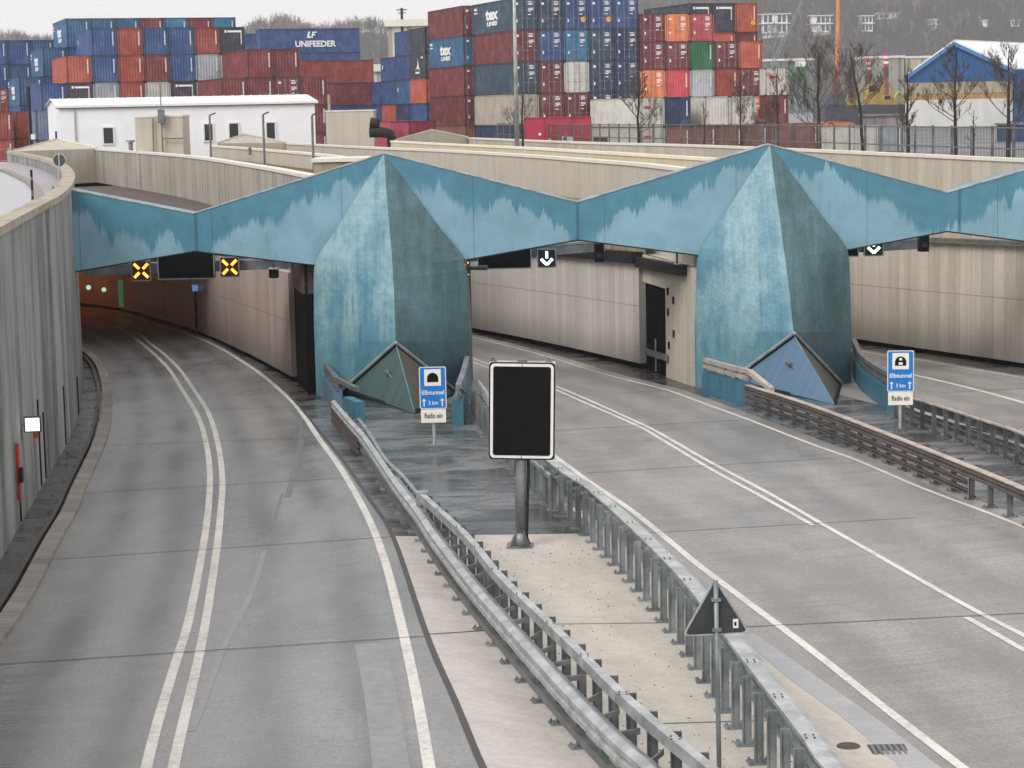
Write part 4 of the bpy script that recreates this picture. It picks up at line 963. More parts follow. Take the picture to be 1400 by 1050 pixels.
# back of a triangular sign
f4 = rz(G(983, 1062)); s4 = 2900/f4.y
ax_ = 0; t = thing('road_sign', 'back of a dark triangular road sign on a thin pole among the guard rails', 'sign', f4, math.radians(3))
apz = (D(968, 790, f4.y).z-f4.z); bz_ = apz-82/s4; hw = 48/s4
t.rotation_euler = (0, math.radians(-.6), math.radians(4))
m = MB(); m.tube([(0, -.03, 0), (0, -.03, apz-.03)], .032, 10); m.build('pole', M['galv'], t, world=False, smooth=True)
def tri(hw, z0, z1, r=.05, n=4):
    P = [V((-hw, z0)), V((hw, z0)), V((0, z1))]; out = []
    for i in range(3):
        p, a, b = P[i], P[i-1], P[(i+1) % 3]; u, v = (a-p).normalized(), (b-p).normalized()
        for k in range(n+1): w = k/n; q = (p+u*r*(1-w)*1.2)*(1) ; q = p+u*r*1.5*(1-w)**2+v*r*1.5*w**2; out.append((q.x, q.y))
    return out
m = MB(); m.prism(tri(hw, bz_, apz), (0, .012, 0), (1, 0, 0), (0, 0, 1), (0, 1, 0), .02); m.build('rim', M['galv_lt'], t, world=False)
m = MB(); m.prism(tri(hw-.035, bz_+.02, apz-.045), (0, .008, 0), (1, 0, 0), (0, 0, 1), (0, 1, 0), .004); m.build('back_plate', M['grey_back'], t, world=False)
m = MB(); m.box(hw*.5, hw*.66, .002, .006, bz_+.08, bz_+.20); m.box(hw*.54, hw*.60, .0, .003, bz_+.11, bz_+.16, 1); m.build('sticker', [M['white'], M['black']], t, world=False)
for zc_ in (bz_+.06, apz-.3): m = MB(); m.box(-.06, .06, -.07, .01, zc_, zc_+.04); m.build('clamp', M['galv'], t, world=False)
# back of a round sign on the ramp, delineator post
p = D(81, 219, 101); ft = D(82, 255, 101); t = thing('road_sign', 'back of a small round dark sign on a thin pole at the upper left ramp', 'sign', (p.x, 101, ft.z))
zc = p.z-ft.z; m = MB(); m.prism([(.31*math.cos(a*PI/12), .31*math.sin(a*PI/12)) for a in range(24)], (0, 0, zc), (1, 0, 0), (0, 0, 1), (0, 1, 0), .02); m.build('rim', M['galv_lt'], t, world=False)
m = MB(); m.prism([(.28*math.cos(a*PI/12), .28*math.sin(a*PI/12)) for a in range(24)], (0, -.004, zc), (1, 0, 0), (0, 0, 1), (0, 1, 0), .003); m.build('back_plate', M['grey_back'], t, world=False)
m = MB(); m.tube([(0, -.03, 0), (0, -.03, zc+.33)], .03, 8); m.build('pole', M['galv_lt'], t, world=False)
p = D(44, 232, 82); q = D(45, 280, 82); t = thing('marker_post', 'dark banded marker post on the upper left ramp', 'post', q); h = p.z-q.z
m = MB(); m.tube([(0, 0, 0), (0, 0, h)], .05, 8); m.build('post', M['blackm'], t, world=False); m = MB(); m.tube([(0, 0, h*.25), (0, 0, h*.42)], .053, 8); m.tube([(0, 0, h*.7), (0, 0, h*.8)], .053, 8); m.build('band', M['galv_dk'], t, world=False)

# ------------------------------------------------------------------ lane signals under the beam
def signal(label, box, Y, kind, lab_group=None):
    a, b = D(box[0], box[1], Y), D(box[2], box[3], Y); w_, h_ = b.x-a.x, a.z-b.z
    t = thing('lane_signal', label, 'traffic signal', ((a.x+b.x)/2, Y, b.z)); zc = h_/2
    m = MB(); m.box(-w_/2+.02, w_/2-.02, .0, .22, .02, h_-.02); m.build('housing', M['blackm'], t, world=False)
    plate(t, 'frame', w_, h_, zc, -.02, .02, M['galv_lt'], .05); plate(t, 'face', w_-.09, h_-.09, zc, -.026, .006, M['amber_bg'] if kind == 'x' else M['green_bg'], .03)
    m = MB(); r = w_*.36
    if kind == 'x':
        for ang in (45, 135, 225, 315):
            d = V((math.cos(math.radians(ang)), 0, math.sin(math.radians(ang)))); n_ = V((-d.z, 0, d.x))
            m.obox(V((0, -.032, zc))+d*.10-n_*.055, d*(r*1.18-.04), n_*.11, (0, .005, 0))
        m.build('amber_cross', M['amber'], t, world=False)
    elif kind == 'v':
        n0 = .05
        m.box(-n0, n0, -.034, -.028, zc, zc+h_*.36)
        for s in (-1, 1):
            d = V((s, 0, 1)).normalized(); n_ = V((-d.z, 0, d.x)); m.obox(V((0, -.034, zc-h_*.33))-n_*.055, d*w_*.42, n_*.11, (0, .005, 0))
        m.build('white_arrow', M['white_led'], t, world=False)
    return t
YG = 82.0
signal('left amber cross lane signal under the left crossbeam', (179, 356, 207, 384), YG, 'x')
signal('right amber cross lane signal under the left crossbeam, nearer the left pillar', (300, 351, 328, 379), YG, 'x')
signal('amber lane signal mostly hidden behind the left pillar, at the middle road', (617, 354, 644, 381), YG, 'x')
signal('white downward arrow lane signal above the middle road', (734, 340, 761, 366), YG, 'v')
signal('white downward arrow lane signal above the right road, its top behind the beam', (1181, 324, 1208, 350), YG, 'v')
signal('dark narrow lane signal above the right road, mostly hidden behind the right pillar', (1136, 326, 1153, 351), YG, 'n')
def panel(label, box, Y):
    a, b = D(box[0], box[1], Y), D(box[2], box[3], Y); w_, h_ = b.x-a.x, a.z-b.z; t = thing('message_panel', label, 'display panel', ((a.x+b.x)/2, Y, b.z))
    m = MB(); m.box(-w_/2+.02, w_/2-.02, 0, .35, .02, h_-.02); m.build('housing', M['blackm'], t, world=False)
    plate(t, 'frame', w_, h_, h_/2, -.02, .02, M['galv_lt'], .02); plate(t, 'face', w_-.09, h_-.09, h_/2, -.026, .006, M['black'], .01)
panel('wide blank black message panel between the two amber crosses', (214, 334, 294, 381), YG)
panel('blank black message panel left of the white arrow over the middle road', (652, 325, 727, 367), YG)
panel('blank black message panel left of the white arrow over the right road', (1100, 318, 1174, 351), YG)
def gantry(label, pa, pb, Y, h=.42):
    a, b = D(*pa, Y), D(*pb, Y); t = thing('sign_gantry', label, 'gantry', a); m = MB(); m.obox(a+V((0, .3, 0)), b-a, (0, .35, 0), (0, 0, h)); m.build('beam', M['galv'], t)
    m = MB(); m.obox(a+V((0, .28, h*.85)), b-a, (0, .4, 0), (0, 0, .03)); m.build('flange', M['rail_top'], t)
gantry('grey horizontal gantry beam carrying the amber crosses at the left tube', (112, 378), (398, 368), YG, .42)
gantry('dark gantry beam carrying the signals above the middle road', (600, 362), (828, 344), YG, .42)
gantry('dark gantry beam carrying the signals above the right road', (1100, 350), (1262, 341), YG, .42)
def camera_box(label, x, y, w_, h_, Y, white=False):
    a = D(x, y, Y); s = Y/2900; t = thing('traffic_camera', label, 'camera', a); w_ *= s; h_ *= s
    m = MB(); m.box(-w_/2, w_/2, -.15, .35, -h_/2, h_/2); m.build('housing', M['blackm'], t, world=False, bevel=.02)
    m = MB(); m.box(-w_/2-.02, w_/2+.02, -.22, .36, h_/2+.002, h_/2+.04); m.build('hood', M['white'] if white else M['blackm'], t, world=False)
    m = MB(); m.tube([(0, -.16, -h_*.1), (0, -.20, -h_*.1)], w_*.3, 12); m.build('lens', M['glass'], t, world=False)
    m = MB(); m.box(-.04, .04, .05, .12, h_/2+.04, h_/2+.5); m.build('bracket', M['galv_dk'], t, world=False)
camera_box('black camera with a white hood under the beam left of the left pillar', 374, 374, 12, 12, 81.4, True)
camera_box('black equipment box hanging at the middle of the middle opening', 819, 346, 13, 24, 81.5)
camera_box('black equipment box hanging at the valley of the right opening', 1263, 332, 13, 24, 81.5)
camera_box('small bright-rimmed camera at the top right corner of the middle opening', 926, 366, 6, 8, 80, True)
m = MB(); p = D(622, 367, 81); m.tube([p, D(666, 366, 80.4)], [.05, .10], 8); tag(m.build('street_lamp', M['galv_dk']), 'slim dark lamp arm poking out right of the left pillar', 'lamp')
# floodlight and red pipe on the left wall
j = min(range(len(W6)), key=lambda k: abs(W6[k].x/W6[k].y-(28-700)/2900*1.0)); 
def wallpt(x, y):
    """point on the left wall face seen at a pixel"""
    d = ray(x, y); best = None
    for i in range(len(W6)-1):
        a, b = W6[i], W6[i+1]
        f = lambda p: p.x*d.y-p.y*d.x
        if f(a)*f(b) <= 0 and 35 < a.y < 80: 
            w = f(a)/(f(a)-f(b)); q = a.lerp(b, w); best = V((q.x, q.y, d.z*q.y/d.y)); n_ = (b-a); break
    n_.z = 0; n_.normalize(); return best, V((n_.y, -n_.x, 0)), n_
p, n_, tt = wallpt(28, 581); t = thing('floodlight', 'lit square floodlight on a bracket on the left retaining wall', 'lamp', p)
m = MB(); fx = V((.98, .12, 0)).normalized(); fy = V((-fx.y, fx.x, 0)); c = p+n_*.28
m.obox(c-fx*.20-V((0, 0, .19)), fx*.40, fy*.10, (0, 0, .38)); m.build('housing', M['grey_back'], t)
m = MB(); m.obox(c-fx*.165-V((0, 0, .155))-fy*.012, fx*.33, fy*.01, (0, 0, .31)); m.build('lens', M['lampface'], t)
m = MB(); m.obox(c+fx*.0-V((0, 0, .33)), fx*.11, fy*.09, (0, 0, .12)); m.build('sensor', M['red'], t)
m = MB(); m.tube([c+fy*.1, p-n_*.02], .03, 6); m.tube([p+V((0, 0, .25)), p+V((0, 0, -.35))], .02, 6); m.build('bracket', M['galv_dk'], t)
p, n_, tt = wallpt(19, 606); q, _, _ = wallpt(21, 688)
m = MB(); m.tube([p+n_*.07, V((p.x, p.y, q.z))+n_*.07], .05, 8); t = tag(m.build('pipe', M['red']), 'faded red vertical pipe below the floodlight on the left wall', 'pipe')
m = MB(); m.box(p.x+.10, p.x+.17, p.y-.08, p.y+.08, (p.z+q.z)/2-.25, (p.z+q.z)/2+.1); m.build('valve', M['blackm'], t)

# ------------------------------------------------------------------ containers
TH = math.radians(18); AX = V((math.cos(TH), math.sin(TH), 0)); BK = V((-math.sin(TH), math.cos(TH), 0))
CC = {k: srgb(*v) for k, v in dict(bl=(40, 80, 140), tb=(38, 96, 138), te=(24, 120, 165), mr=(122, 44, 50), rb=(160, 56, 40), orr=(190, 78, 50), og=(240, 120, 30), gn=(34, 112, 66), wh=(206, 204, 194), gy=(172, 180, 184), dkk=(62, 66, 82), nv=(36, 56, 96), be=(184, 174, 158), pk=(178, 50, 80), cr=(196, 40, 58), br=(140, 88, 74), gb=(104, 120, 148), db=(52, 78, 98), pm=(84, 72, 84)).items()}
NAMES = dict(bl='blue', tb='teal-blue', te='bright teal', mr='maroon', rb='rust-red', orr='orange-red', og='bright orange', gn='green', wh='white', gy='pale grey', dkk='dark slate', nv='navy', be='beige', pk='crimson', cr='bright red', br='brownish', gb='grey-blue', db='dull dark blue', pm='dark plum')
CM = {}
def corr(m, o, u, w, n, L, H, pitch=.28, d=.035):
    """corrugated panel in plane (u, z) at o, corrugation recessed along -n"""
    k = max(3, int(round(L/pitch))); p = L/k
    pts = []
    for i in range(k): pts += [(i*p, 0), (i*p+p*.28, 0), (i*p+p*.5, -d), (i*p+p*.78, -d)]
    pts.append((L, 0))
    for (a, da), (b, db) in zip(pts, pts[1:]):
        A, B = o+u*a+n*da, o+u*b+n*db; m.face([A, B, B+V((0, 0, H)), A+V((0, 0, H))], 0)
def container_meshes(L, H, face):
    key = (L, H, face)
    if key in CM: return CM[key]
    W = 2.438; m = MB(); r = .10
    # frame: corner posts, rails and corner castings
    for x in (0, W-r):
        for y in (0, L-r): m.box(x, x+r, y, y+r, 0, H)
    for x in (0, W-r):
        m.box(x, x+r, r, L-r, 0, .14); m.box(x, x+r, r, L-r, H-.1, H)
    for y in (0, L-r): m.box(r, W-r, y, y+r, 0, .14); m.box(r, W-r, y, y+r, H-.1, H)
    corr(m, V((.03, L-r, .14)), V((0, -1, 0)), None, V((-1, 0, 0)), L-2*r, H-.24); corr(m, V((W-.03, r, .14)), V((0, 1, 0)), None, V((1, 0, 0)), L-2*r, H-.24)
    corr(m, V((W-r, L-.03, .14)), V((-1, 0, 0)), None, V((0, 1, 0)), W-2*r, H-.24)
    m.box(r, W-r, r, L-r, H-.09, H-.05); m.box(r, W-r, r, L-r, .05, .12, 1)
    m.box(r, W-r, -.004, .0, -.0, .05, 1); m.box(r, W-r, -.004, 0, H-.035, H, 1)   # dark gap lines where boxes meet
    for x in (-.004, W): m.box(x, x+.004, r, L-r, 0, .05, 1); m.box(x, x+.004, r, L-r, H-.035, H, 1)
    for x in (r, W-r-.045): m.box(x, x+.045, -.002, .03, .14, H-.1, 1)
    for x in (0, W-.17):
        for y in (0, L-.17):
            for z in (0, H-.12): m.box(x-.005, x+.175, y-.005, y+.175, z-.003, z+.123, 1)
    if face == 'end': corr(m, V((r, .03, .14)), V((1, 0, 0)), None, V((0, -1, 0)), W-2*r, H-.24)
    else: m.face([(r, .06, .14), (W-r, .06, .14), (W-r, .06, H-.1), (r, .06, H-.1)], 1)
    body = m.mesh('body', [M['cpaint'], M['cdark']]); door = None; dec = MB(); rods = None
    if face == 'door':
        door = []; rods = []
        for sx in (0, 1):
            m = MB(); x0 = r+.01 if sx == 0 else W/2+.01; x1 = W/2-.01 if sx == 0 else W-r-.01
            m.box(x0, x1, .02, .05, .15, H-.11)
            for k in range(5): z = .22+k*(H-.5)/4.6; m.box(x0+.07, x1-.07, -.003, .02, z, z+(H-.5)/7.5)
            door.append(m.mesh('door', [M['cpaint']]))
            m = MB()
            for x in (x0+.22, x1-.22):
                m.tube([(x, -.035, .08), (x, -.035, H-.04)], .024, 6)
                for z in (.3, 1.0, 1.75, H-.35): m.box(x-.06, x+.06, -.03, .02, z, z+.09)
                m.box(x-.03, x+.26, -.07, -.045, 1.02, 1.07)
            rods.append(m.mesh('lock_rod', [M['csteel']]))
        rr = random.Random(3)
        for k, z in enumerate((H-.35, H-.5, H-.62, H-.95, H-1.07, H-1.2, H-1.5)): dec.box(W/2+.35, W/2+.35+rr.uniform(.3, .62), -.01, -.004, z, z+.07)
        dec.box(.36, .62, -.01, -.004, H-.6, H-.4); dec.box(.4, .54, -.01, -.004, .7, .95)
    else:
        for k in range(11): dec.box(W-.42, W-.30, -.012, -.008, H-.45-k*.12, H-.37-k*.12)
    dec = dec.mesh('markings', [M['decal']])
    CM[key] = (body, door, rods, dec); return CM[key]
def container(origin, L, H, face, col, label, group, rot=TH, logo=None, marks=True):
    body, door, rods, dec = container_meshes(L, H, face)
    t = thing('shipping_container', label, 'container', origin, rot, group)
    c = dk(CC[col], random.uniform(.88, 1.1)) + (1,)
    def part(me, nm, par=t):
        o = bpy.data.objects.new(nm, me); COL.objects.link(o); o.parent = par; o.color = c; return o
    part(body, 'body')
    if door:
        for i in (0, 1): d = part(door[i], 'door'); part(rods[i], 'lock_rods', d)
    if marks and col not in ('wh', 'be'): part(dec, 'markings')
    if logo: logo(t, L, H)
    return t
def side_text(txt, size, zf=.55, sub=None, yc=.5, mat=None):
    def f(t, L, H):
        o = text_mesh(txt, size, mat or M['decal'], 'lettering', 'CENTER', .06); o.parent = t; o.location = (-.02, L*yc, H*zf); o.rotation_euler = (PI/2, 0, -PI/2); o.scale = (2.0, 1.05, 1)
        if sub: o = text_mesh(sub, size*.36, mat or M['decal'], 'lettering', 'CENTER', .025); o.parent = t; o.location = (-.02, L*yc-.1, H*zf-size*.62); o.rotation_euler = (PI/2, 0, -PI/2); o.scale = (2.6, 1.1, 1)
        m = MB(); m.box(-.02, -.01, L*.88, L*.95, H*.78, H*.86); m.box(-.02, -.01, L*.86, L*.95, H*.68, H*.72); m.build('markings', mat or M['decal'], t, world=False)
    return f
TEX = side_text('tex', 1.35, .58, 'LINES')
def drop(t, L, H):   # small white emblem on the long side
    m = MB(); m.prism([(.2*math.cos(a*PI/8), .25*math.sin(a*PI/8)) for a in range(16)], (-.012, L*.85, H*.6), (0, -1, 0), (0, 0, 1), (1, 0, 0), .006); m.build('emblem', M['decal'], t, world=False)
def bird(t, L, H):
    m = MB(); m.prism([(-.9, -.5), (-.5, -.45), (.1, .1), (.25, .75), (.45, .2), (.75, -.35), (.9, -.5), (.4, -.42), (0, -.3)], (-.02, L*.5, H*.52), (0, -1, 0), (0, 0, 1), (1, 0, 0), .008)
    m.box(-.02, -.012, L*.5-.8, L*.5+.8, H*.52-.85, H*.52-.65); m.box(-.02, -.012, L*.15, L*.25, H*.78, H*.86); m.build('emblem', M['decal'], t, world=False)
def yellow_dot(t, L, H):
    m = MB(); m.prism([(.26*math.cos(a*PI/8), .26*math.sin(a*PI/8)) for a in range(16)], (1.95, -.012, H*.32), (1, 0, 0), (0, 0, 1), (0, 1, 0), .006); m.build('emblem', M['decal_y'], t, world=False)
def red_label(t, L, H):
    m = MB(); m.box(.5, 1.15, -.012, -.006, H*.62, H*.72); m.build('markings', M['decal_r'], t, world=False)
def front_bar(t, L, H):
    m = MB(); m.box(.75, 2.1, -.014, -.006, H*.80, H*.87); m.box(.45, .65, -.014, -.006, H*.79, H*.88); m.build('markings', M['decal'], t, world=False)
def letters_j(t, L, H):
    m = MB()
    for z in (.72, .45, .18): m.box(-.02, -.012, L*.80, L*.86, H*z, H*(z+.16))
    m.build('markings', M['decal'], t, world=False)
ORD = ['first', 'second', 'third', 'fourth', 'fifth', 'sixth', 'seventh', 'eighth', 'ninth', 'tenth']
LEV = {1: 'ground level', 2: 'second level', 3: 'third level', 4: 'fourth level', 5: 'fifth level'}
def stack(where, group, px, d, L, H, cols, base=YZ, rot=TH, pitch=2.5, x0=None):
    o = V((D(px, 150, d).x, d, base)); ax = V((math.cos(rot), math.sin(rot), 0))
    for i, c in enumerate(cols):
        z = base
        for k, e in enumerate(c):
            if e is None: z += H; continue
            parts = e.split(':'); col = parts[0]; face = 'door' if len(parts) > 1 and parts[1] == 'd' else 'end'; lg = parts[2] if len(parts) > 2 else None
            lf = dict(tex=TEX, drop=drop, bird=bird, y=yellow_dot, r=red_label, b=front_bar, j=letters_j).get(lg)
            label = '%s container, level %d, column %d of %s' % (NAMES[col], k+1, i+1, where)
            container(V((o+ax*pitch*i).to_tuple()[:2]+(z,)), L, H, face, col, label, group, rot, lf); z += H
HC, ST = 2.896, 2.591
H1, L1_ = 'pm', 'gy'
stack('front stack behind white building', 'containers stacked behind the white building', 20, 204, 12.19, ST,
    [['rb', 'rb'], ['bl', 'gb', 'bl::drop'], ['mr', 'pm', 'pm::b', 'orr'], ['bl', 'wh', 'gy', 'bl', 'bl::drop'], ['bl', 'mr', 'rb', 'rb', 'rb'], ['bl', 'rb', 'wh', 'mr', 'bl'], ['rb', 'bl', 'pm::b', 'bl', 'bl'], ['bl', 'mr', 'gy', 'gy', 'rb'], ['mr', 'rb', 'wh', 'wh', 'dkk::b']])
stack('taller rear stack behind white building', 'containers stacked behind the white building', 27, 217, 12.19, HC,
    [['tb', 'bl', 'tb::tex'], ['tb', 'bl', 'bl', 'tb::tex'], ['tb', 'bl', 'bl', 'tb', 'tb::tex'], [None]*4+['tb'], [None]*4+['tb'], [None]*4+['mr'], [None]*4+['te'], [None]*4+['mr'], [None]*4+['te']])
stack('far-left background stack', 'containers at the far left', -50, 232, 12.19, ST, [['bl', 'bl', 'bl', 'bl', 'bl'], ['bl', 'rb:d', 'rb:d', 'bl', 'bl'], ['bl', 'bl', 'bl', 'bl', 'bl'], ['bl', 'nv', 'rb:d', 'bl', 'bl'], ['bl', 'rb', 'rb:d', 'bl', 'bl'], ['bl', 'bl', 'nv', 'db', 'db']])
stack('small near stack at far left', 'containers at the far left', -20, 196, 12.19, ST, [['rb', 'rb']])
stack('pile beside the dark pole', 'containers at the far left', 47, 184, 6.06, ST, [['gb', 'gb']])
stack('maroon stack by the white building', 'maroon containers by the white building', 303, 196, 12.19, ST, [['mr', 'mr', 'mr'], ['mr', 'mr', 'mr', 'mr'], ['mr', 'mr', 'mr:d', 'mr'], ['mr', 'mr', 'mr']])
# long sides facing the camera
def long_row(where, px, d, H, entries, L=12.19):
    for k, (col, txt, lab) in enumerate(entries):
        if col is None: continue
        o = V((D(px, 150, d).x, d, YZ+k*H))
        def lg(t, L_, H_, txt=txt):
            if not txt: return
            a = text_mesh(txt, .98, M['decal'], 'lettering', 'CENTER', .035); a.parent = t; a.location = (-.02, L_*.45, H_*.36); a.rotation_euler = (PI/2, 0, -PI/2)
            m = MB(); 
            m.prism([(-.42, -.38), (.05, -.38), (.12, -.16), (-.12, -.16), (.04, .38), (-.22, .38)], (-.02, L_*.50, H_*.74), (0, -1, 0), (0, 0, 1), (1, 0, 0), .008)
            m.prism([(.12, -.38), (.3, -.38), (.36, -.06), (.6, -.06), (.66, .1), (.40, .1), (.46, .24), (.8, .24), (.86, .38), (.3, .38)], (-.02, L_*.50, H_*.74), (0, -1, 0), (0, 0, 1), (1, 0, 0), .008); m.build('emblem', M['decal'], t, world=False)
        # the left long side (local x = 0) faces the camera
        container(o+AX*L, L, H, 'end', col, lab, 'containers set lengthwise behind the white building', TH+PI/2, lg, False)

long_row('lengthwise', 359, 256, HC, [('bl', '', 'blue container at the bottom of the lengthwise left pile'), ('rb', '', 'rust-red container second from the ground in the lengthwise left pile'), ('bl', '', 'blue container in the middle of the lengthwise left pile'), ('bl', '', 'blue container under the lettered one in the lengthwise pile'), ('bl', 'UNIFEEDER', 'long blue container lettered UNIFEEDER in white on its side')])
long_row('lengthwise', 336-70, 268, HC, [(None, '', ''), (None, '', ''), (None, '', ''), ('bl', '', 'blue container low behind the left end of the lettered blue one'), ('bl', '', 'plain blue container directly left of the lettered blue one')])
long_row('lengthwise', 370, 243, ST, [('mr', '', 'dark red container at the bottom of the lengthwise right pile'), ('bl', '', 'blue container second from the ground in the lengthwise right pile'), ('mr', '', 'maroon lengthwise container above the blue one, right of the white building'), ('rb', '', 'rust-red lengthwise container directly below the lettered blue one')])
stack('dark-sided narrow stack left of mast', 'mixed narrow containers left of the lamp pole', 583, 221, 6.06, ST, [['bl', 'bl', 'orr', 'dkk:d:bird', 'dkk:d']])
stack('blue narrow stack left of mast', 'mixed narrow containers left of the lamp pole', 562, 229, 6.06, ST, [['orr', 'nv', 'tb::drop', 'bl', 'bl']])
stack('lower blue stack right of beige block', 'mixed narrow containers left of the lamp pole', 541, 236, 6.06, ST, [['bl', 'orr', 'bl', 'bl::drop']])
stack('lowest blue stack right of beige block', 'mixed narrow containers left of the lamp pole', 521, 243, 6.06, ST, [['bl', 'bl', 'bl']])
stack('five-high maroon pile left of mast', 'tall stack by the lamp pole', 635, 209, 12.19, HC, [['br', 'mr:d', 'mr:d', 'tb:d:tex', 'mr:d']])
stack('tall blue stack right of mast', 'tall stack by the lamp pole', 702.5, 197, 12.19, HC,
    [['nv', 'be:d', 'db:d', 'mr:d', 'db:d:tex'], ['mr', 'mr:d', 'mr:d', 'bl:d', 'db:d'], ['br', 'mr:d', 'wh:d', 'te:d', 'bl:d:y'], ['nv', 'nv:d', 'nv:d', 'db:d', 'bl:d:y'], ['nv', 'nv:d', 'nv:d', 'nv:d', 'bl:d']])
stack('colourful stack behind bare trees', 'colourful stack behind the bare trees', 877, 200.5, 6.06, ST,
    [['br', 'wh', 'og:d', 'mr:d:j', 'mr:d:j'], ['br', 'nv', 'cr', 'mr:d', 'og:d'], ['br', 'wh', 'gy', 'gn', 'cr:d'], ['br', 'wh', 'rb', 'mr:d'], ['br', 'og:d', 'mr:d', 'orr']])
stack('rear row above colourful stack', 'colourful stack behind the bare trees', 943.5, 214, 12.19, HC,
    [[None, None, None, None, 'dkk::b'], [None, None, None, 'orr', 'dkk::b'], [None, None, None, 'mr', 'orr::y']])
stack('low pile right of colourful stack', 'colourful stack behind the bare trees', 1046, 203, 6.06, ST, [['br', 'mr', 'wh::r']])
stack('low row before colourful stack', 'low containers just behind the fence', 873, 187, 12.19, ST,
    [['wh:d:r', 'wh:d:r'], ['br', 'nv'], ['br'], ['br'], ['br'], ['br'], ['br']])
stack('pale pair before colourful stack', 'low containers just behind the fence', 963, 189.5, 12.19, ST, [['br', 'wh'], ['br', 'wh']])
stack('orange pair behind the fence', 'low containers just behind the fence', 1103, 196, 6.06, ST, [['og:d'], ['og:d']])
stack('beige spot left of orange pair', 'low containers just behind the fence', 1076, 199, 6.06, ST, [['be']]); stack('white pair right of orange pair', 'low containers just behind the fence', 1166, 186, 6.06, ST*.9, [['wh'], ['gy']])
# crimson technical containers on the verge
VZ = -3.5
def pink(px, d, n, lab, rot=TH, L=6.06, board=False):
    o = V((D(px, 150, d).x, d, VZ)); t = container(o, L, 2.59, 'end', 'pk', lab, 'crimson containers behind the pale wall', rot, None, False); return t
pink(558, 182, 1, 'crimson ribbed container end beside the dark pipe, above the middle end wall')
o = V((D(717, 190, 166).x, 166, VZ)); t = thing('technical_container', 'smooth crimson technical container with doors and a small white sign board', 'container', o)
s_ = 166/2900; Wd = 91*s_; H_ = 2.75
m = MB(); m.box(0, Wd, 0, 2.4, 0, H_); m.build('body', m_plain('crimson_paint', CC['pk'], .5, var=.18, sc=.8), t, world=False, bevel=.06)
m = MB()
for x in (0, 27.5*s_, 65*s_, 68*s_, Wd): m.box(max(0, x-.05), min(Wd, x+.05), -.05, .0, .02, H_-.02)
m.box(0, Wd, -.05, 0, H_-.1, H_-.0); m.build('door_frame', m_plain('crimson_trim', dk(CC['pk'], .8), .5), t, world=False)
m = MB(); m.box(51*s_, 68*s_-.12, -.06, -.052, .6, 1.25); m.build('sign_board', m_plain('pale_board', srgb(200, 215, 216), .5, var=.05), t, world=False); m = MB(); m.box(53*s_, 57*s_, -.066, -.062, .95, 1.17); m.build('sign_mark', M['blackm'], t, world=False)
m = MB(); m.box(33*s_, 36*s_, -.06, -.05, .75, 1.1); m.build('vent', M['decal'], t, world=False)
m = MB(); m.tube([(21*s_, -.04, 1.45), (21*s_, -.06, 1.45)], .11, 10); m.build('lamp', M['decal'], t, world=False)
m = MB(); m.box(0, 8*s_*2.2, 0, 2, 0, 1.1, 0); m.box(-.05, 17*s_+.1, -.1, 2.1, 1.1, 1.2, 1); o = m.build('site_hut', [M['conc_brown'], M['galv_lt']]); o.location = V((D(813, 190, 165).x, 165, VZ)); tag(o, 'small brown hut right of the crimson technical container', 'hut')
pink(558, 182, 1, 'crimson ribbed container with its end visible beside the gable-topped wall', L=12.19)
# black bent pipe beside the beige block
p = [D(505, 181, 175), D(524, 181, 175), D(533, 184, 175), D(536, 192, 175), D(536, 206, 175)]
m = MB(); m.tube(smooth_path(p, .2), .42, 12); m.tube([D(506, 167, 175), D(519, 169, 175)], .4, 8); tag(m.build('vent_pipe', M['blackm'], smooth=True), 'thick black bent pipe right of the beige concrete block', 'pipe')

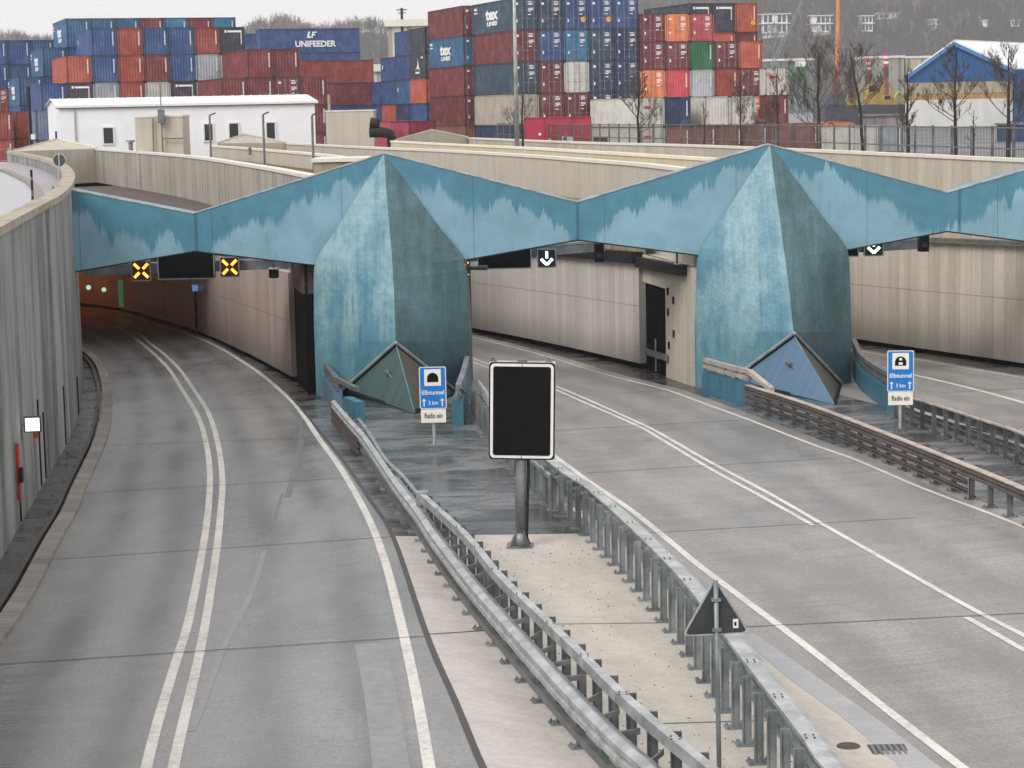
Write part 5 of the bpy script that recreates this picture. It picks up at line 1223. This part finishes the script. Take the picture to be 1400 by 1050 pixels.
# ------------------------------------------------------------------ buildings near the cutting
def wbuilding():
    a = D(80, 145, 173); b = D(430, 139, 180); base = YZ
    u = (b-a); u.z = 0; L = u.length; u.normalize(); n = V((-u.y, u.x, 0)); ze = a.z
    t = thing('site_building', 'long low white clad building with small windows and a white metal roof', 'building', V((a.x, a.y, base)))
    dep = 7.0; m = MB(); o = V((a.x, a.y, base)); h = ze-base
    A = [o, o+u*L, o+u*L+n*dep, o+n*dep]; T = [p+V((0, 0, h)) for p in A]
    m.face([A[0], A[1], T[1], T[0]]); m.face([A[2], A[3], T[3], T[2]]); r0, r1 = (T[0]+T[3])/2+V((0, 0, .55)), (T[1]+T[2])/2+V((0, 0, .55))
    m.face([A[1], A[2], T[2], r1, T[1]]); m.face([A[3], A[0], T[0], r0, T[3]]); m.build('wall', M['wall_white'], t)
    m = MB(); e = .25; up_ = V((0, 0, .06)); dz_ = V((0, 0, -.55*e/(dep/2)))
    q0, q1 = T[0]-u*e-n*e+dz_, T[1]+u*e-n*e+dz_; s0, s1 = r0-u*e+V((0, 0, 0)), r1+u*e; w0, w1 = T[3]-u*e+n*e+dz_, T[2]+u*e+n*e+dz_
    for P in ([q0, q1, s1, s0], [s0, s1, w1, w0]): m.face([p+up_ for p in P])
    for k in range(int(L/.8)):
        f = k*.8; m.obox(q0+u*f+up_, u*.05, s0-q0, (0, 0, .05))
    m.obox(q0-V((0, 0, .12)), u*(L+2*e), n*.03, (0, 0, .19)); m.build('roof', M['roof_white'], t)
    m = MB(); m.obox(q0-V((0, 0, .20))+n*.05, u*(L+2*e), n*.12, (0, 0, .10)); m.build('gutter', M['galv_dk'], t)
    def win(x0, y0_, x1, y1_):
        # intersect pixel rays with the facade plane
        def hit(x, y): d = ray(x, y); k = (V((a.x, a.y, 0))-V((0, 0, 0))).dot(n)/d.dot(n); return d*k
        p, q = hit(x0, y0_), hit(x1, y1_); c0 = p; wd = (q-p).dot(u); hh = p.z-q.z; o = V((p.x, p.y, q.z))
        m = MB(); f = .12
        m.obox(o-u*f-n*.10+V((0, 0, -f)), u*(wd+2*f), n*.10, (0, 0, f)); m.obox(o-u*f-n*.10+V((0, 0, hh)), u*(wd+2*f), n*.10, (0, 0, f))
        m.obox(o-u*f-n*.10, u*f, n*.10, (0, 0, hh)); m.obox(o+u*wd-n*.10, u*f, n*.10, (0, 0, hh)); w = m.build('window', M['white'], t)
        m = MB(); m.obox(o-n*.03, u*wd, n*.025, (0, 0, hh)); m.build('pane', M['glass'], w)
    for b_ in ((141, 175, 155, 196), (279, 170, 291, 192), (313, 169, 326, 188), (364, 168, 376, 190)): win(*b_)
    m = MB(); m.obox(A[3]-u*.02+V((0, 0, .1))-n*5.2, u*.02, n*1.0, (0, 0, 3.3)); m.build('door', M['black'], t)
    m = MB(); m.obox(o+u*1.2-n*.12, u*.12, n*.12, (0, 0, h-.25)); m.build('downpipe', M['galv_lt'], t)
wbuilding()
def block(label, x0, x1, yt, Y, dep, zb=YZ, mat='conc', name='concrete_block'):
    a, b = D(x0, yt, Y), D(x1, yt, Y); t = thing(name, label, 'building', V(((a.x+b.x)/2, Y, zb))); m = MB()
    m.box(a.x, b.x, Y, Y+dep, zb, a.z-.12); m.build('wall', M[mat], t); m = MB(); m.box(a.x-.05, b.x+.05, Y-.05, Y+dep+.05, a.z-.12, a.z); m.build('lid', M['coping'], t); return t, a, b
t, a, b = block('square beige concrete block in front of the white building, with a mast and pipes', 184, 249, 158.5, 146, 3.2, -4.5, 'conc')
m = MB(); s_ = 146/2900; c = D(221, 160, 145.8); m.tube([V((c.x, 145.7, c.z-47*s_)), V((c.x, 145.7, c.z))], .05, 6); m.tube([V((c.x, 145.7, c.z-29*s_)), V((c.x+28*s_, 145.7, c.z-29*s_))], .05, 6); m.tube([D(209, 162, 145.8), D(210, 207, 145.8)], .05, 6); m.build('drain_pipe', M['galv_dk'], t)
m = MB(); m.box(c.x-.2, c.x+.2, 145.4, 145.9, c.z-.4, c.z+.5); m.tube([V((c.x, 145.7, c.z+.5)), V((c.x, 145.7, c.z+2.3))], .04, 6); m.build('mast', M['galv_dk'], t)
block('tall beige concrete block with a pale lid between the white building and the crimson container', 445, 510, 151, 180, 4.2, -4.5, 'conc')
m = MB(); p = D(449.5, 152, 180); m.tube([V((p.x, 180.5, p.z-1)), V((p.x, 180.5, p.z+1.4))], [.12, .12], 8); tag(m.build('vent_pipe', M['cop_dirty']), 'slim pale stub pipe at the left end of the tall beige block', 'pipe')
m = MB(); p = D(179, 206, 153); s_ = 153/2900; m.tube([p-V((0, 0, .6)), p+V((0, 0, .62))], .16, 10); m.tube([p+V((0, 0, .62)), p+V((0, 0, .74))], .32, 10); tag(m.build('vent_cowl', M['galv'], smooth=False), 'small metal vent cowl left of the square beige block', 'vent')
m = MB(); p = D(342, 212, 140); m.tube([p, p+V((0, 0, .5))], .1, 8); tag(m.build('vent_cowl', M['galv_dk']), 'tiny dark vent stub on the brown grass strip', 'vent')
def small_lamp(label, x, yb, yt, Y, arm=8):
    b_, a_ = D(x, yb, Y), D(x-1, yt, Y); t = thing('lamp_post', label, 'lamp', V((a_.x, Y, b_.z-.6))); m = MB(); m.tube([V((a_.x, Y, b_.z-.6)), a_], .06, 8); m.build('pole', M['galv_dk'], t)
    m = MB(); m.obox(a_+V((0, -.1, -.02)), V((arm*Y/2900, 0, .12)), (0, .22, 0), (0, 0, .07)); m.build('head', M['grey_back'], t)
small_lamp('leftmost of three thin angled lamp posts before the white building', 287.5, 215, 158, 124)
small_lamp('middle of three thin angled lamp posts before the white building', 360.5, 219, 157, 110)
small_lamp('right one of three thin angled lamp posts, at the corner of the white building', 427.5, 216, 158, 104)
# tall lamp pole in front of the containers
b_, a_ = D(707, 195, 150), D(702.5, -40, 150); t = thing('light_mast', 'tall pale tapered mast rising out of the picture before the container stacks', 'mast', V((b_.x, 150, VZ)))
m = MB(); m.tube([V((b_.x, 150, VZ)), V((b_.x, 150, a_.z+3))], [.17, .09], 12); m.build('pole', M['galv_lt'], t, smooth=True); m = MB(); m.box(b_.x-.6, b_.x+.6, 149.8, 150.2, a_.z+3, a_.z+3.2); m.build('head', M['galv_dk'], t)
# dark pole at far left, wooden pole behind
b_, a_ = D(43, 200, 172), D(40, 118, 172); t = thing('utility_pole', 'dark thin pole with a small white box left of the white building', 'pole', V((b_.x, 172, YZ))); m = MB(); m.tube([V((b_.x, 172, YZ)), V((b_.x, 172, a_.z))], .13, 8); m.build('pole', M['blackm'], t); m = MB(); p = D(45.5, 187, 171.7); m.box(p.x-.15, p.x+.15, 171.5, 171.8, p.z-.2, p.z+.2); m.build('box', M['white'], t)
b_, a_ = D(550, 45, 330), D(549, 11, 330); t = thing('utility_pole', 'brown wooden pole with crossarms rising behind the containers', 'pole', V((b_.x, 330, YZ))); m = MB(); m.tube([V((b_.x, 330, YZ)), V((b_.x, 330, a_.z))], .2, 8); m.build('pole', M['bark'], t); m = MB(); m.box(b_.x-.8, b_.x+.8, 329.9, 330.1, a_.z-.35, a_.z-.2); m.box(b_.x-.6, b_.x+.6, 329.9, 330.1, a_.z-.8, a_.z-.68); m.build('crossarm', M['bark'], t)

# ------------------------------------------------------------------ fences
def fence(label, path, h, zb, step, mat_post, bars_n=1, infill=None, post_r=.05):
    c = path[0]; t = thing('fence', label, 'fence', V((c.x, c.y, zb)))
    L = sum((path[i+1]-path[i]).length for i in range(len(path)-1)); P = resample(path, int(L/step)+1)
    me = MB(); me.box(-post_r, post_r, -post_r, post_r, 0, h+.05); me = me.mesh('post', [mat_post])
    for p in P: o = bpy.data.objects.new('post', me); COL.objects.link(o); o.parent = t; o.location = V((p.x-c.x, p.y-c.y, 0))
    m = MB()
    for k in range(bars_n): m.sweep([V((p.x, p.y, zb)) for p in path], [(-.03, h-.06-k*.9), (-.03, h-k*.9), (.03, h-k*.9), (.03, h-.06-k*.9)])
    m.build('rail', mat_post, t)
    if infill:
        m = MB(); Q = resample(path, int(L/.16)+1)
        for p in Q: m.box(p.x-.008, p.x+.008, p.y-.008, p.y+.008, zb+.05, zb+h-.05)
        m.build('mesh_infill', infill, t)
    return t
FP = [V((p.x, p.y, 0)) for p in offset(W1, 2.6) if p.y > 84]
fence('long dark steel fence in front of the trees and containers', FP, 2.25, VZ, 2.2, M['galv_dk'], 2, M['grey_back'])
fence('weathered fence with concrete posts at the far left edge', [V((D(-30, 180, 165).x, 165, 0)), V((D(10, 180, 166).x, 166, 0)), V((D(42, 180, 168).x, 168, 0))], 2.2, YZ, 2.2, M['cop_dirty'], 2, M['grey_back'], .09)

# ------------------------------------------------------------------ bare trees
def bare_tree(label, px, Y, ytop, spread=1.0, seed=1, zb=VZ, r0=.11, lean=0, dens=1.0, fork=.3):
    rr = random.Random(seed); p0 = D(px, 200, Y); base = V((p0.x, Y, zb)); H = D(px, ytop, Y).z-zb
    t = thing('bare_tree', label, 'tree', base); tm = MB(); cm = MB()
    trunk = [V((lean*f*f*H*.2+rr.uniform(-.04, .04)*H*.2*(f > 0), rr.uniform(-.03, .03)*H*.2, H*f)) for f in (0, .15, .3, .45, .6, .75, .9, 1)]
    tm.tube(trunk, [r0*(1-.85*i/7)+.006 for i in range(8)], 7); tm.build('trunk', M['bark'], t, world=False, smooth=True)
    def branch(p, d, L, r, lev):
        n = 4; pts = [p]; q = V(p); dd = V(d)
        for i in range(n):
            dd = (dd+V((rr.uniform(-.22, .22), rr.uniform(-.22, .22), rr.uniform(-.05, .22)))).normalized(); q = q+dd*L/n; pts.append(V(q))
        cm.tube(pts[::2] if lev > 2 else pts, [r*(1-.7*i/n)+.003 for i in range(0, n+1, 2 if lev > 2 else 1)], 4 if lev < 2 else 3, cap=False)
        if lev < 4:
            for k in range(int((4 if lev == 0 else 3 if lev < 3 else 2)*dens)+1):
                f = rr.uniform(.2, 1); j = min(n-1, int(f*n)); b0 = pts[j].lerp(pts[j+1], f*n-j); s = V((rr.uniform(-1, 1), rr.uniform(-1, 1), rr.uniform(.0, .9))).normalized()
                branch(b0, (dd*.75+s*.75).normalized(), L*rr.uniform(.35, .62), r*.5, lev+1)
    nb = int(15*dens)
    for k in range(nb):
        f = fork+(.95-fork)*k/nb; z = H*f; j = min(6, int(f*7)); a = rr.uniform(0, 2*PI); base_p = trunk[j].lerp(trunk[j+1], f*7-j if f*7-j < 1 else 1)
        up_k = rr.uniform(.35, .9); d = V((math.cos(a), math.sin(a), up_k)).normalized()
        branch(V((base_p.x, base_p.y, z)), d, H*(1-f*.75)*.42*spread*rr.uniform(.7, 1.15), r0*.30*(1-f*.6), 0)
    cm.build('crown', M['twig'], t, world=False)
    return t
bare_tree('small bare tree directly before the base of the tall mast', 715, 152, 118, .9, 3, dens=.9)
bare_tree('bare tree in front of the white containers with red lettering', 873, 139, 96, 1.0, 5)
bare_tree('thin bare sapling second from the left behind the fence, before white containers', 963, 131, 138, .7, 8, r0=.06, dens=.7)
bare_tree('bare tree before the orange container doors at the stack foot', 1013, 128, 100, .8, 11, r0=.08)
bare_tree('slender bare tree before the white red-labelled container', 1063, 125, 92, .7, 14, r0=.09)
bare_tree('broad dense bare tree with the widest crown, beside the orange mast', 1119, 121, 72, 1.7, 17, r0=.13, dens=1.1, fork=.25)
bare_tree('bare tree before the yellow machines, its trunk slightly bent', 1180, 116, 66, 1.1, 21, lean=-.6, fork=.4)
bare_tree('slender dark bare tree at the left edge of the blue-gabled warehouse', 1241, 112, 92, .6, 25)
bare_tree('bare tree centred before the blue gable', 1306, 108, 68, 1.0, 29, fork=.35)
bare_tree('tiny bare sapling between the two trees before the warehouse', 1331, 106, 150, .7, 33, r0=.05, dens=.6)
bare_tree('rightmost bare tree with a thick trunk at the warehouse corner', 1378, 104, 68, 1.1, 37, r0=.12)

# ------------------------------------------------------------------ warehouse with blue gable
def warehouse():
    Y = 350.; a = D(1238, 104, Y); ap = D(1303, 57.5, Y); c = D(1385, 95, Y); zb = YZ; zs = D(1300, 112, Y).z
    a = V((a.x, Y, a.z)); back = V((38, 60, 0)); t = thing('warehouse', 'warehouse with a bright blue gable, white roof and beige striped walls', 'building', V((a.x, Y, zb)))
    P = [V((a.x, Y, zs)), V((c.x, Y, zs)), c, ap, a]
    m = MB(); m.prism([(p.x-a.x, p.z-zb) for p in P], V((a.x, Y-.05, zb)), (1, 0, 0), (0, 0, 1), (0, 1, 0), .4)
    for k in range(1): pass
    m.build('gable', m_concrete('blue_gable_cladding', srgb(0, 88, 146), .12, 3, .2, .5, seam=.9, seamw=.06), t)
    m = MB(); n0 = len(m.f); z1, z2 = D(1300, 128, Y).z, D(1300, 136, Y).z
    m.obox(V((a.x, Y, z1)), (c.x-a.x, 0, 0), back, (0, 0, zs-z1)); m.obox(V((a.x+.05, Y+.1, z2)), (c.x-a.x-.1, 0, 0), back, (0, 0, z1-z2), 1); m.obox(V((a.x, Y, zb)), (c.x-a.x, 0, 0), back, (0, 0, z2-zb), 2)
    m.build('wall', [m_concrete('beige_cladding', srgb(176, 164, 138), .3, 3, .2, .6, seam=.5, seamw=.05), m_concrete('ochre_window_band', srgb(190, 150, 92), .5, 3, .2, .6, seam=.9, seamw=.1), m_concrete('white_base_wall', srgb(214, 214, 210), .3, 1, .2, .7)], t)
    m = MB(); e = V((0, -.6, 0)); 
    for p, q in ((a, ap), (ap, c)):
        d = (q-p)*1.02; m.obox(p+e+V((0, 0, .05)), d, back+V((0, .6, 0)), (0, 0, .25))
    m.build('roof', M['roof_white'], t)
    m = MB(); d = c-ap; m.obox(ap+e+V((0, -.05, -.6)), d*1.02, (0, .1, 0), (0, 0, .62)); d = ap-a; m.obox(a+e+V((0, -.05, -.6)), d*1.0, (0, .1, 0), (0, 0, .62)); m.build('fascia', m_plain('light_blue_fascia', srgb(70, 130, 190), .5, var=.1), t)
    m = MB(); c2 = D(1385, 95, Y-2); m.box(c.x+.2, c.x+12, Y-2, Y+20, zb, c2.z); m.build('annex', m_concrete('blue_annex_cladding', srgb(18, 74, 130), .2, 3, .2, .5, seam=.9, seamw=.06), t)
warehouse()
for i, (x0, x1, yt, Y, col, lab, nm) in enumerate(((1186, 1238, 158, 230, (150, 140, 142), 'low grey-violet shed between the white container and the warehouse', 'shed'), (1378, 1402, 170, 220, (50, 82, 130), 'blue shed at the right edge under the warehouse corner', 'shed'), (1000, 1042, 166, 195, (150, 130, 122), 'low rusty-beige shed behind the fence at the stack foot', 'shed'))):
    a, b = D(x0, yt, Y), D(x1, yt, Y); t = thing(nm, lab, 'shed', V((a.x, Y, YZ))); m = MB(); m.box(a.x, b.x, Y, Y+5, YZ, a.z-.1); m.build('wall', m_concrete('shed_wall%d' % i, srgb(*col), .7, 2, .3, .7, seam=1.2, seamw=.1), t); m = MB(); m.box(a.x-.2, b.x+.2, Y-.2, Y+5.2, a.z-.1, a.z+.1); m.build('roof', M['galv_dk'], t)

# ------------------------------------------------------------------ far background: bank, wood, villas, cranes
def ridge(x):   # height of the far bank (m above camera) as seen along the skyline
    return None
YH = 1500.0
sky_px = [(-200, 50), (0, 47), (35, 52), (120, 62), (320, 42), (345, 27), (380, 24), (430, 40), (470, 30), (505, 26), (540, 36), (600, 30), (700, 10), (820, -5), (880, -20), (1040, -40), (1250, -60), (1600, -70)]
def skyz(px):
    for (a, ya), (b, yb) in zip(sky_px, sky_px[1:]):
        if a <= px <= b: y = ya+(yb-ya)*(px-a)/(b-a); break
    else: y = sky_px[-1][1]
    return D(px, y, YH+150).z
rnd = random.Random(5)
m = MB(); cols_ = list(range(-200, 1601, 20)); rows = [(-60, -.0), (0, .10), (40, .38), (90, .66), (150, .88), (260, .97), (420, .99)]
gridp = []
for px in cols_:
    X = D(px, 100, YH).x; zt = skyz(px)-3; gridp.append([V((X*(1+dy/2000.), YH+dy, -14+(zt+14)*f+mnoise.noise(V((X*.01, dy*.02, 0)))*2)) for dy, f in rows])
for i in range(len(cols_)-1):
    for j in range(len(rows)-1): m.face([gridp[i][j], gridp[i+1][j], gridp[i+1][j+1], gridp[i][j+1]])
struct(m.build('hill', m_wet('winter_hill', srgb(52, 48, 46), srgb(70, 64, 60), (.02, .02, .05), .9, 1.0, .1)))
# bare wood covering the bank: thin upright twigs, thousands of them
m = MB()
def hillz(px, f): i = min(len(cols_)-2, max(0, int((px+200)/20))); w_ = (px+200)/20-i; j = f; j0 = min(len(rows)-2, int(j)); a = gridp[i][j0].lerp(gridp[i+1][j0], w_); b = gridp[i][j0+1].lerp(gridp[i+1][j0+1], w_); return a.lerp(b, j-j0)
villas_px = [(1042, 1085, 10, 26), (1104, 1160, 18, 36), (1176, 1232, 18, 42), (1266, 1284, 22, 44)]
for k in range(6500):
    px = rnd.uniform(-190, 1590); f = rnd.uniform(.8, 5.95); 
    if 60 < px < 310 and k % 3: continue
    p = hillz(px, f); H = rnd.uniform(9, 17); r = H*rnd.uniform(.22, .4); mi = rnd.choice((0, 0, 1, 2)); n0 = len(m.f)
    m.face([p+V((-.25, 0, 0)), p+V((.25, 0, 0)), p+V((.1, 0, H*.7))])
    for q in range(9):
        a = rnd.uniform(-1, 1); z0 = H*rnd.uniform(.2, .65); e = V((a*r, rnd.uniform(-2, 2), H*rnd.uniform(.6, 1.0)*(1-.25*abs(a)))); w0 = .35
        b0 = p+V((0, 0, z0)); m.face([b0, b0+V((w0, 0, 0)), p+e])
        for s in range(2):
            e2 = p+e+V((rnd.uniform(-1.8, 1.8), 0, rnd.uniform(-.5, 2.2))); mid = b0.lerp(p+e, rnd.uniform(.4, .8)); m.face([mid, mid+V((.3, 0, 0)), e2])
    for q in range(n0, len(m.f)): m.m[q] = mi
wd = m.build('wood', [m_plain('winter_twigs', srgb(80, 74, 72), .95, var=.4, sc=.02), m_plain('pale_winter_twigs', srgb(128, 120, 114), .95, var=.3, sc=.02), m_plain('dark_winter_twigs', srgb(48, 44, 44), .95, var=.3, sc=.02)]); tag(wd, 'grey leafless wood covering the far river bank', 'wood', kind='stuff')
def villa(label, x0, x1, yt, yb, Y, floors=2, seed=0):
    a, b = D(x0, yt, Y), D(x1, yb, Y); W_, H_ = b.x-a.x, a.z-b.z; t = thing('villa', label, 'house', V((a.x, Y, b.z))); fh = H_/floors
    m = MB(); m.box(W_*.12, W_*.88, 1.5, 12, -6, H_-.5); m.build('wall', M['wall_white'], t, world=False)
    m = MB()
    for k in range(floors+1): m.box(0 if k else W_*.1, W_ if k else W_*.8, 0, 12.5, k*fh-.5, k*fh)
    m.build('balcony_slab', M['white'], t, world=False)
    rr = random.Random(seed); n = max(3, int(W_/4))
    for k in range(floors):
        for i in range(n):
            if rr.random() < .75: x = W_*.14+(W_*.72)*i/n; m = MB(); m.box(x+.3, x+W_*.72/n-.5, 1.35, 1.48, k*fh+.6, (k+1)*fh-1.0); m.build('window', M['glass'], t, world=False)
YV = 1568.
villa('white villa with balconies at the left on the far wooded bank', 1038, 1082, 19, 44, YV, 2, 1)
villa('low wide white villa left of the orange mast on the far bank', 1106, 1140, 21, 43, YV, 2, 2)
villa('pale villa with terraces right of the orange mast on the far bank', 1176, 1196, 21, 42, YV, 2, 3)
villa('broad white villa with two terraces above the twin chimneys', 1198, 1232, 18, 32, YV+15, 2, 4)
villa('narrow white house on stilts on the far bank', 1269, 1283, 26, 40, YV, 2, 5)
villa('small white cottage left of the blue gable on the far bank', 1344, 1352, 27, 35, YV, 1, 6)
villa('small white cottage at the right end of the far bank', 1382, 1396, 27, 35, YV, 1, 7)
def fac(label, x0, x1, yt, yb, Y, col, seam=4, name='port_building'):
    a, b = D(x0, yt, Y), D(x1, yb, Y); t = thing(name, label, 'building', V((a.x, Y, YZ))); m = MB(); m.box(a.x, b.x, Y, Y+30, YZ, a.z-.6); m.build('wall', m_concrete('facade_%d' % int(x0), srgb(*col), .5, .4, .1, .7, seam=seam, seamw=seam*.25), t)
    m = MB(); m.box(a.x-.5, b.x+.5, Y-.5, Y+30.5, a.z-.6, a.z+.4); m.build('roof', M['coping'], t); return t
fac('grey-green flat-roofed hall behind the green crane, right of the container stacks', 1046, 1113, 82, 130, 900, (116, 130, 128), 5)
fac('pale flat-roofed harbour building behind the twin red and white chimneys', 1185, 1236, 78, 125, 950, (150, 152, 142), 6)
fac('cream harbour building partly behind the blue gable', 1238, 1272, 78, 110, 960, (190, 180, 150), 6)
fac('tall cream tank-like building behind the dark container stack', 530, 588, 31, 75, 330, (206, 200, 186), 3)
fac('small white shed roofs between the lengthwise and the narrow stacks', 503, 520, 92, 110, 300, (200, 206, 208), 1.5)
for i, (x, yt, yb, w_) in enumerate(((1187.5, 82, 120, 8), (1211.5, 73, 116, 8.5))):
    Y = 700.; s = Y/2900; t = thing('chimney', ['left, shorter', 'right, taller'][i]+' one of two slim chimneys banded red and white at the top', 'chimney', D(x, yb+20, Y)); a = D(x, yt, Y)-V(t.location); b0 = 0; H = a.z
    m = MB(); m.tube([(0, 0, 0), (0, 0, H*.72)], [w_*s/2*.9, w_*s/2*.8], 12); m.build('shaft', m_plain('brown_chimney%d' % i, srgb(120, 60, 66), .8), t, world=False)
    for k in range(5): m = MB(); z0 = H*(.72+.056*k); m.tube([(0, 0, z0), (0, 0, z0+H*.056)], w_*s/2*.85, 12); m.build('band', M['red'] if k % 2 == 0 else M['white'], t, world=False)
def lattice(m, p, q, w0, w1, n, r):
    p, q = V(p), V(q); d = (q-p).normalized(); a = d.cross(V((0, 1, 0))).normalized(); b = d.cross(a).normalized(); prev = None
    for i in range(n+1):
        f = i/n; c = p.lerp(q, f); w_ = w0+(w1-w0)*f; C = [c+a*w_*sx+b*w_*sy for sx, sy in ((1, 1), (1, -1), (-1, -1), (-1, 1))]
        if prev:
            for k in range(4): m.tube([prev[k], C[k]], r, 4, cap=False); m.tube([prev[k], C[(k+1) % 4]], r*.6, 3, cap=False); m.tube([C[k], C[(k+1) % 4]], r*.6, 3, cap=False)
        prev = C
Y = 420.; b_, a_ = D(1143, 130, Y), D(1146, 7, Y); t = thing('drilling_mast', 'tall orange drilling mast with a flared brown foot', 'crane', V((b_.x, Y, YZ)))
og_ = m_plain('orange_steel', srgb(216, 138, 82), .6, var=.3, sc=.5); brn = m_plain('brown_steel', srgb(122, 80, 66), .7, var=.3)
s = Y/2900; m = MB(); z0 = D(1145, 98, Y).z; m.tube([V((b_.x+.2, Y, z0)), V((b_.x+.3, Y, D(1145, 55, Y).z)), V((a_.x, Y, a_.z+2)), V((a_.x+.2, Y, a_.z))], [.42, .40, .36, .12], 8); m.build('mast', og_, t)
m = MB()
for sx in (-1, 1): m.tube([V((b_.x+.2, Y, z0)), V((b_.x+sx*1.0, Y-.5, z0-4)), V((b_.x+sx*1.8, Y-1, z0-9))], [.2, .18, .3], 6)
m.tube([V((b_.x+.2, Y, z0+.5)), V((b_.x+.2, Y, YZ))], .45, 6); m.build('foot', brn, t)
m = MB(); c = D(1143, 150, Y); m.box(c.x-4, c.x+3, Y-2, Y+4, YZ, c.z+1); m.box(c.x-2, c.x+1.5, Y-2.4, Y+3, c.z+1, c.z+3); m.build('undercarriage', m_plain('grey_machine', srgb(80, 86, 96), .6, var=.4, sc=.5), t)
Y = 600.; t = thing('lattice_crane', 'thin grey diagonal crane boom crossing the far wooded bank', 'crane', D(1052, 96, Y)); m = MB(); lattice(m, D(1052, 96, Y), D(1108, -22, Y), .45, .3, 26, .07); m.build('boom', M['galv'], t); m = MB(); p = D(1050, 100, Y); m.box(p.x-3, p.x+2, Y-2, Y+3, YZ, p.z+.6); m.build('cab', M['galv_dk'], t)
Y = 640.; gm = m_plain('green_crane_steel', srgb(86, 158, 104), .6, var=.3, sc=.4); t = thing('harbour_crane', 'small pale green harbour crane left of the orange mast', 'crane', D(1092, 125, Y)); m = MB()
for x0, x1 in ((1093, 1081), (1094, 1099)): lattice(m, D(x0, 90, Y), D(x1, 112, Y), .7, .9, 6, .2)
m.build('leg', gm, t); m = MB(); a, b = D(1088, 84, Y), D(1101, 91, Y); m.box(a.x, b.x, Y-1, Y+1, b.z, a.z); m.build('cab', M['cream'], t); m = MB(); lattice(m, D(1082, 110, Y), D(1082, 130, Y), .9, .9, 4, .2); m.build('base', M['galv_dk'], t)
ym = m_plain('yellow_machine_paint', srgb(170, 144, 66), .5, var=.35, sc=.6); gm2 = m_plain('dark_machine', srgb(62, 66, 76), .6, var=.3, sc=.5)
def machine(label, x0, x1, y0_, y1_, Y, seed, boom):
    rr = random.Random(seed); a, b = D(x0, y0_, Y), D(x1, y1_, Y); w_, h = b.x-a.x, a.z-b.z; t = thing('excavator', label, 'machine', V(((a.x+b.x)/2, Y, b.z-3)))
    o = V((a.x, Y, b.z)); m = MB(); m.obox(o, (w_*.62, 0, 0), (0, 3, 0), (0, 0, h*.42)); m.prism([(0, h*.42), (w_*.38, h*.42), (w_*.34, h*.75), (w_*.06, h*.75)], o, (1, 0, 0), (0, 0, 1), (0, 1, 0), 2.4); m.obox(o+V((w_*.45, .2, h*.42)), (w_*.2, 0, 0), (0, 2, 0), (0, 0, h*.2)); m.build('body', ym, t)
    m = MB(); m.obox(o+V((w_*.05, -.05, h*.47)), (w_*.26, 0, 0), (0, .05, 0), (0, 0, h*.22)); m.build('cab_window', M['glass'], t)
    m = MB(); m.tube([o+V((w_*.5, 1, h*.4)), o+V((w_*.72, 1, h*boom)), o+V((w_*.98, 1, h*.55))], [.45, .4, .25], 6); m.tube([o+V((w_*.98, 1, h*.55)), o+V((w_*.92, 1, h*.15))], [.25, .35], 6); m.build('boom', ym, t)
    m = MB(); m.prism([(-.02*w_, -1.2), (w_*.7, -1.2), (w_*.74, -.6), (w_*.7, -.03), (-.02*w_, -.03), (-.06*w_, -.6)], o, (1, 0, 0), (0, 0, 1), (0, 1, 0), 3); m.build('track', gm2, t)
machine('yellow excavator nearest the orange mast, among the machines behind the fence', 1160, 1186, 121, 143, 400, 1, 1.0)
machine('middle yellow excavator with the highest boom, below the twin chimneys', 1186, 1222, 106, 142, 405, 2, 1.05)
machine('right yellow excavator next to the warehouse', 1208, 1238, 124, 146, 395, 3, .9)
m = MB(); a, b = D(1128, 145, 390), D(1240, 160, 390); m.box(a.x, b.x, 390, 396, YZ, a.z); tag(m.build('pontoon', gm2), 'long dark low pontoon under the yellow machines', 'pontoon')
# haze
m = MB(); zt = max(p.z for c in gridp for p in c)+30
m.box(-1500, 1500, -20, 2100, -16, zt+20); hz = MB(); hz = m.build('haze', NT('haze').m); hz['kind'] = 'stuff'
hm = hz.data.materials[0]; nt = hm.node_tree; 
for n in list(nt.nodes): nt.nodes.remove(n)
on = nt.nodes.new('ShaderNodeOutputMaterial'); pv = nt.nodes.new('ShaderNodeVolumePrincipled'); pv.inputs['Density'].default_value = .00021; pv.inputs['Color'].default_value = (.86, .87, .9, 1); nt.links.new(pv.outputs[0], on.inputs['Volume'])
hz.visible_shadow = True

# grit and litter on the median
m = MB(); rg = random.Random(12)
quad = [G(600, 740), G(820, 735), G(1130, 1060), G(900, 1060)]
for k in range(260):
    a, b = rg.random(), rg.random(); p = quad[0].lerp(quad[1], a).lerp(quad[3].lerp(quad[2], a), b); r = rg.uniform(.006, .022)
    z = rz(p).z+.004; A = [V((p.x+r*math.cos(w_)*rg.uniform(.6, 1.2), p.y+r*math.sin(w_)*rg.uniform(.6, 1.2), z)) for w_ in (0, 1.3, 2.6, 3.9, 5.2)]; tp = V((p.x, p.y, z+r*.9))
    for i in range(5): m.face([A[i], A[(i+1) % 5], tp])
quad = [G(120, 520), G(150, 560), G(90, 700), G(60, 700)]
for k in range(90):
    a, b = rg.random(), rg.random(); p = quad[0].lerp(quad[1], a).lerp(quad[3].lerp(quad[2], a), b); r = rg.uniform(.015, .04); z = rz(p).z-.05
    A = [V((p.x+r*math.cos(w_), p.y+r*math.sin(w_)*1.4, z)) for w_ in (0, 1.3, 2.6, 3.9, 5.2)]
    for i in range(5): m.face([A[i], A[(i+1) % 5], V((p.x, p.y, z+r))])
tag(m.build('grit', m_plain('dark_grit', srgb(70, 66, 62), .9)), 'scattered grit and tiny stones on the pale median', 'grit', kind='stuff')
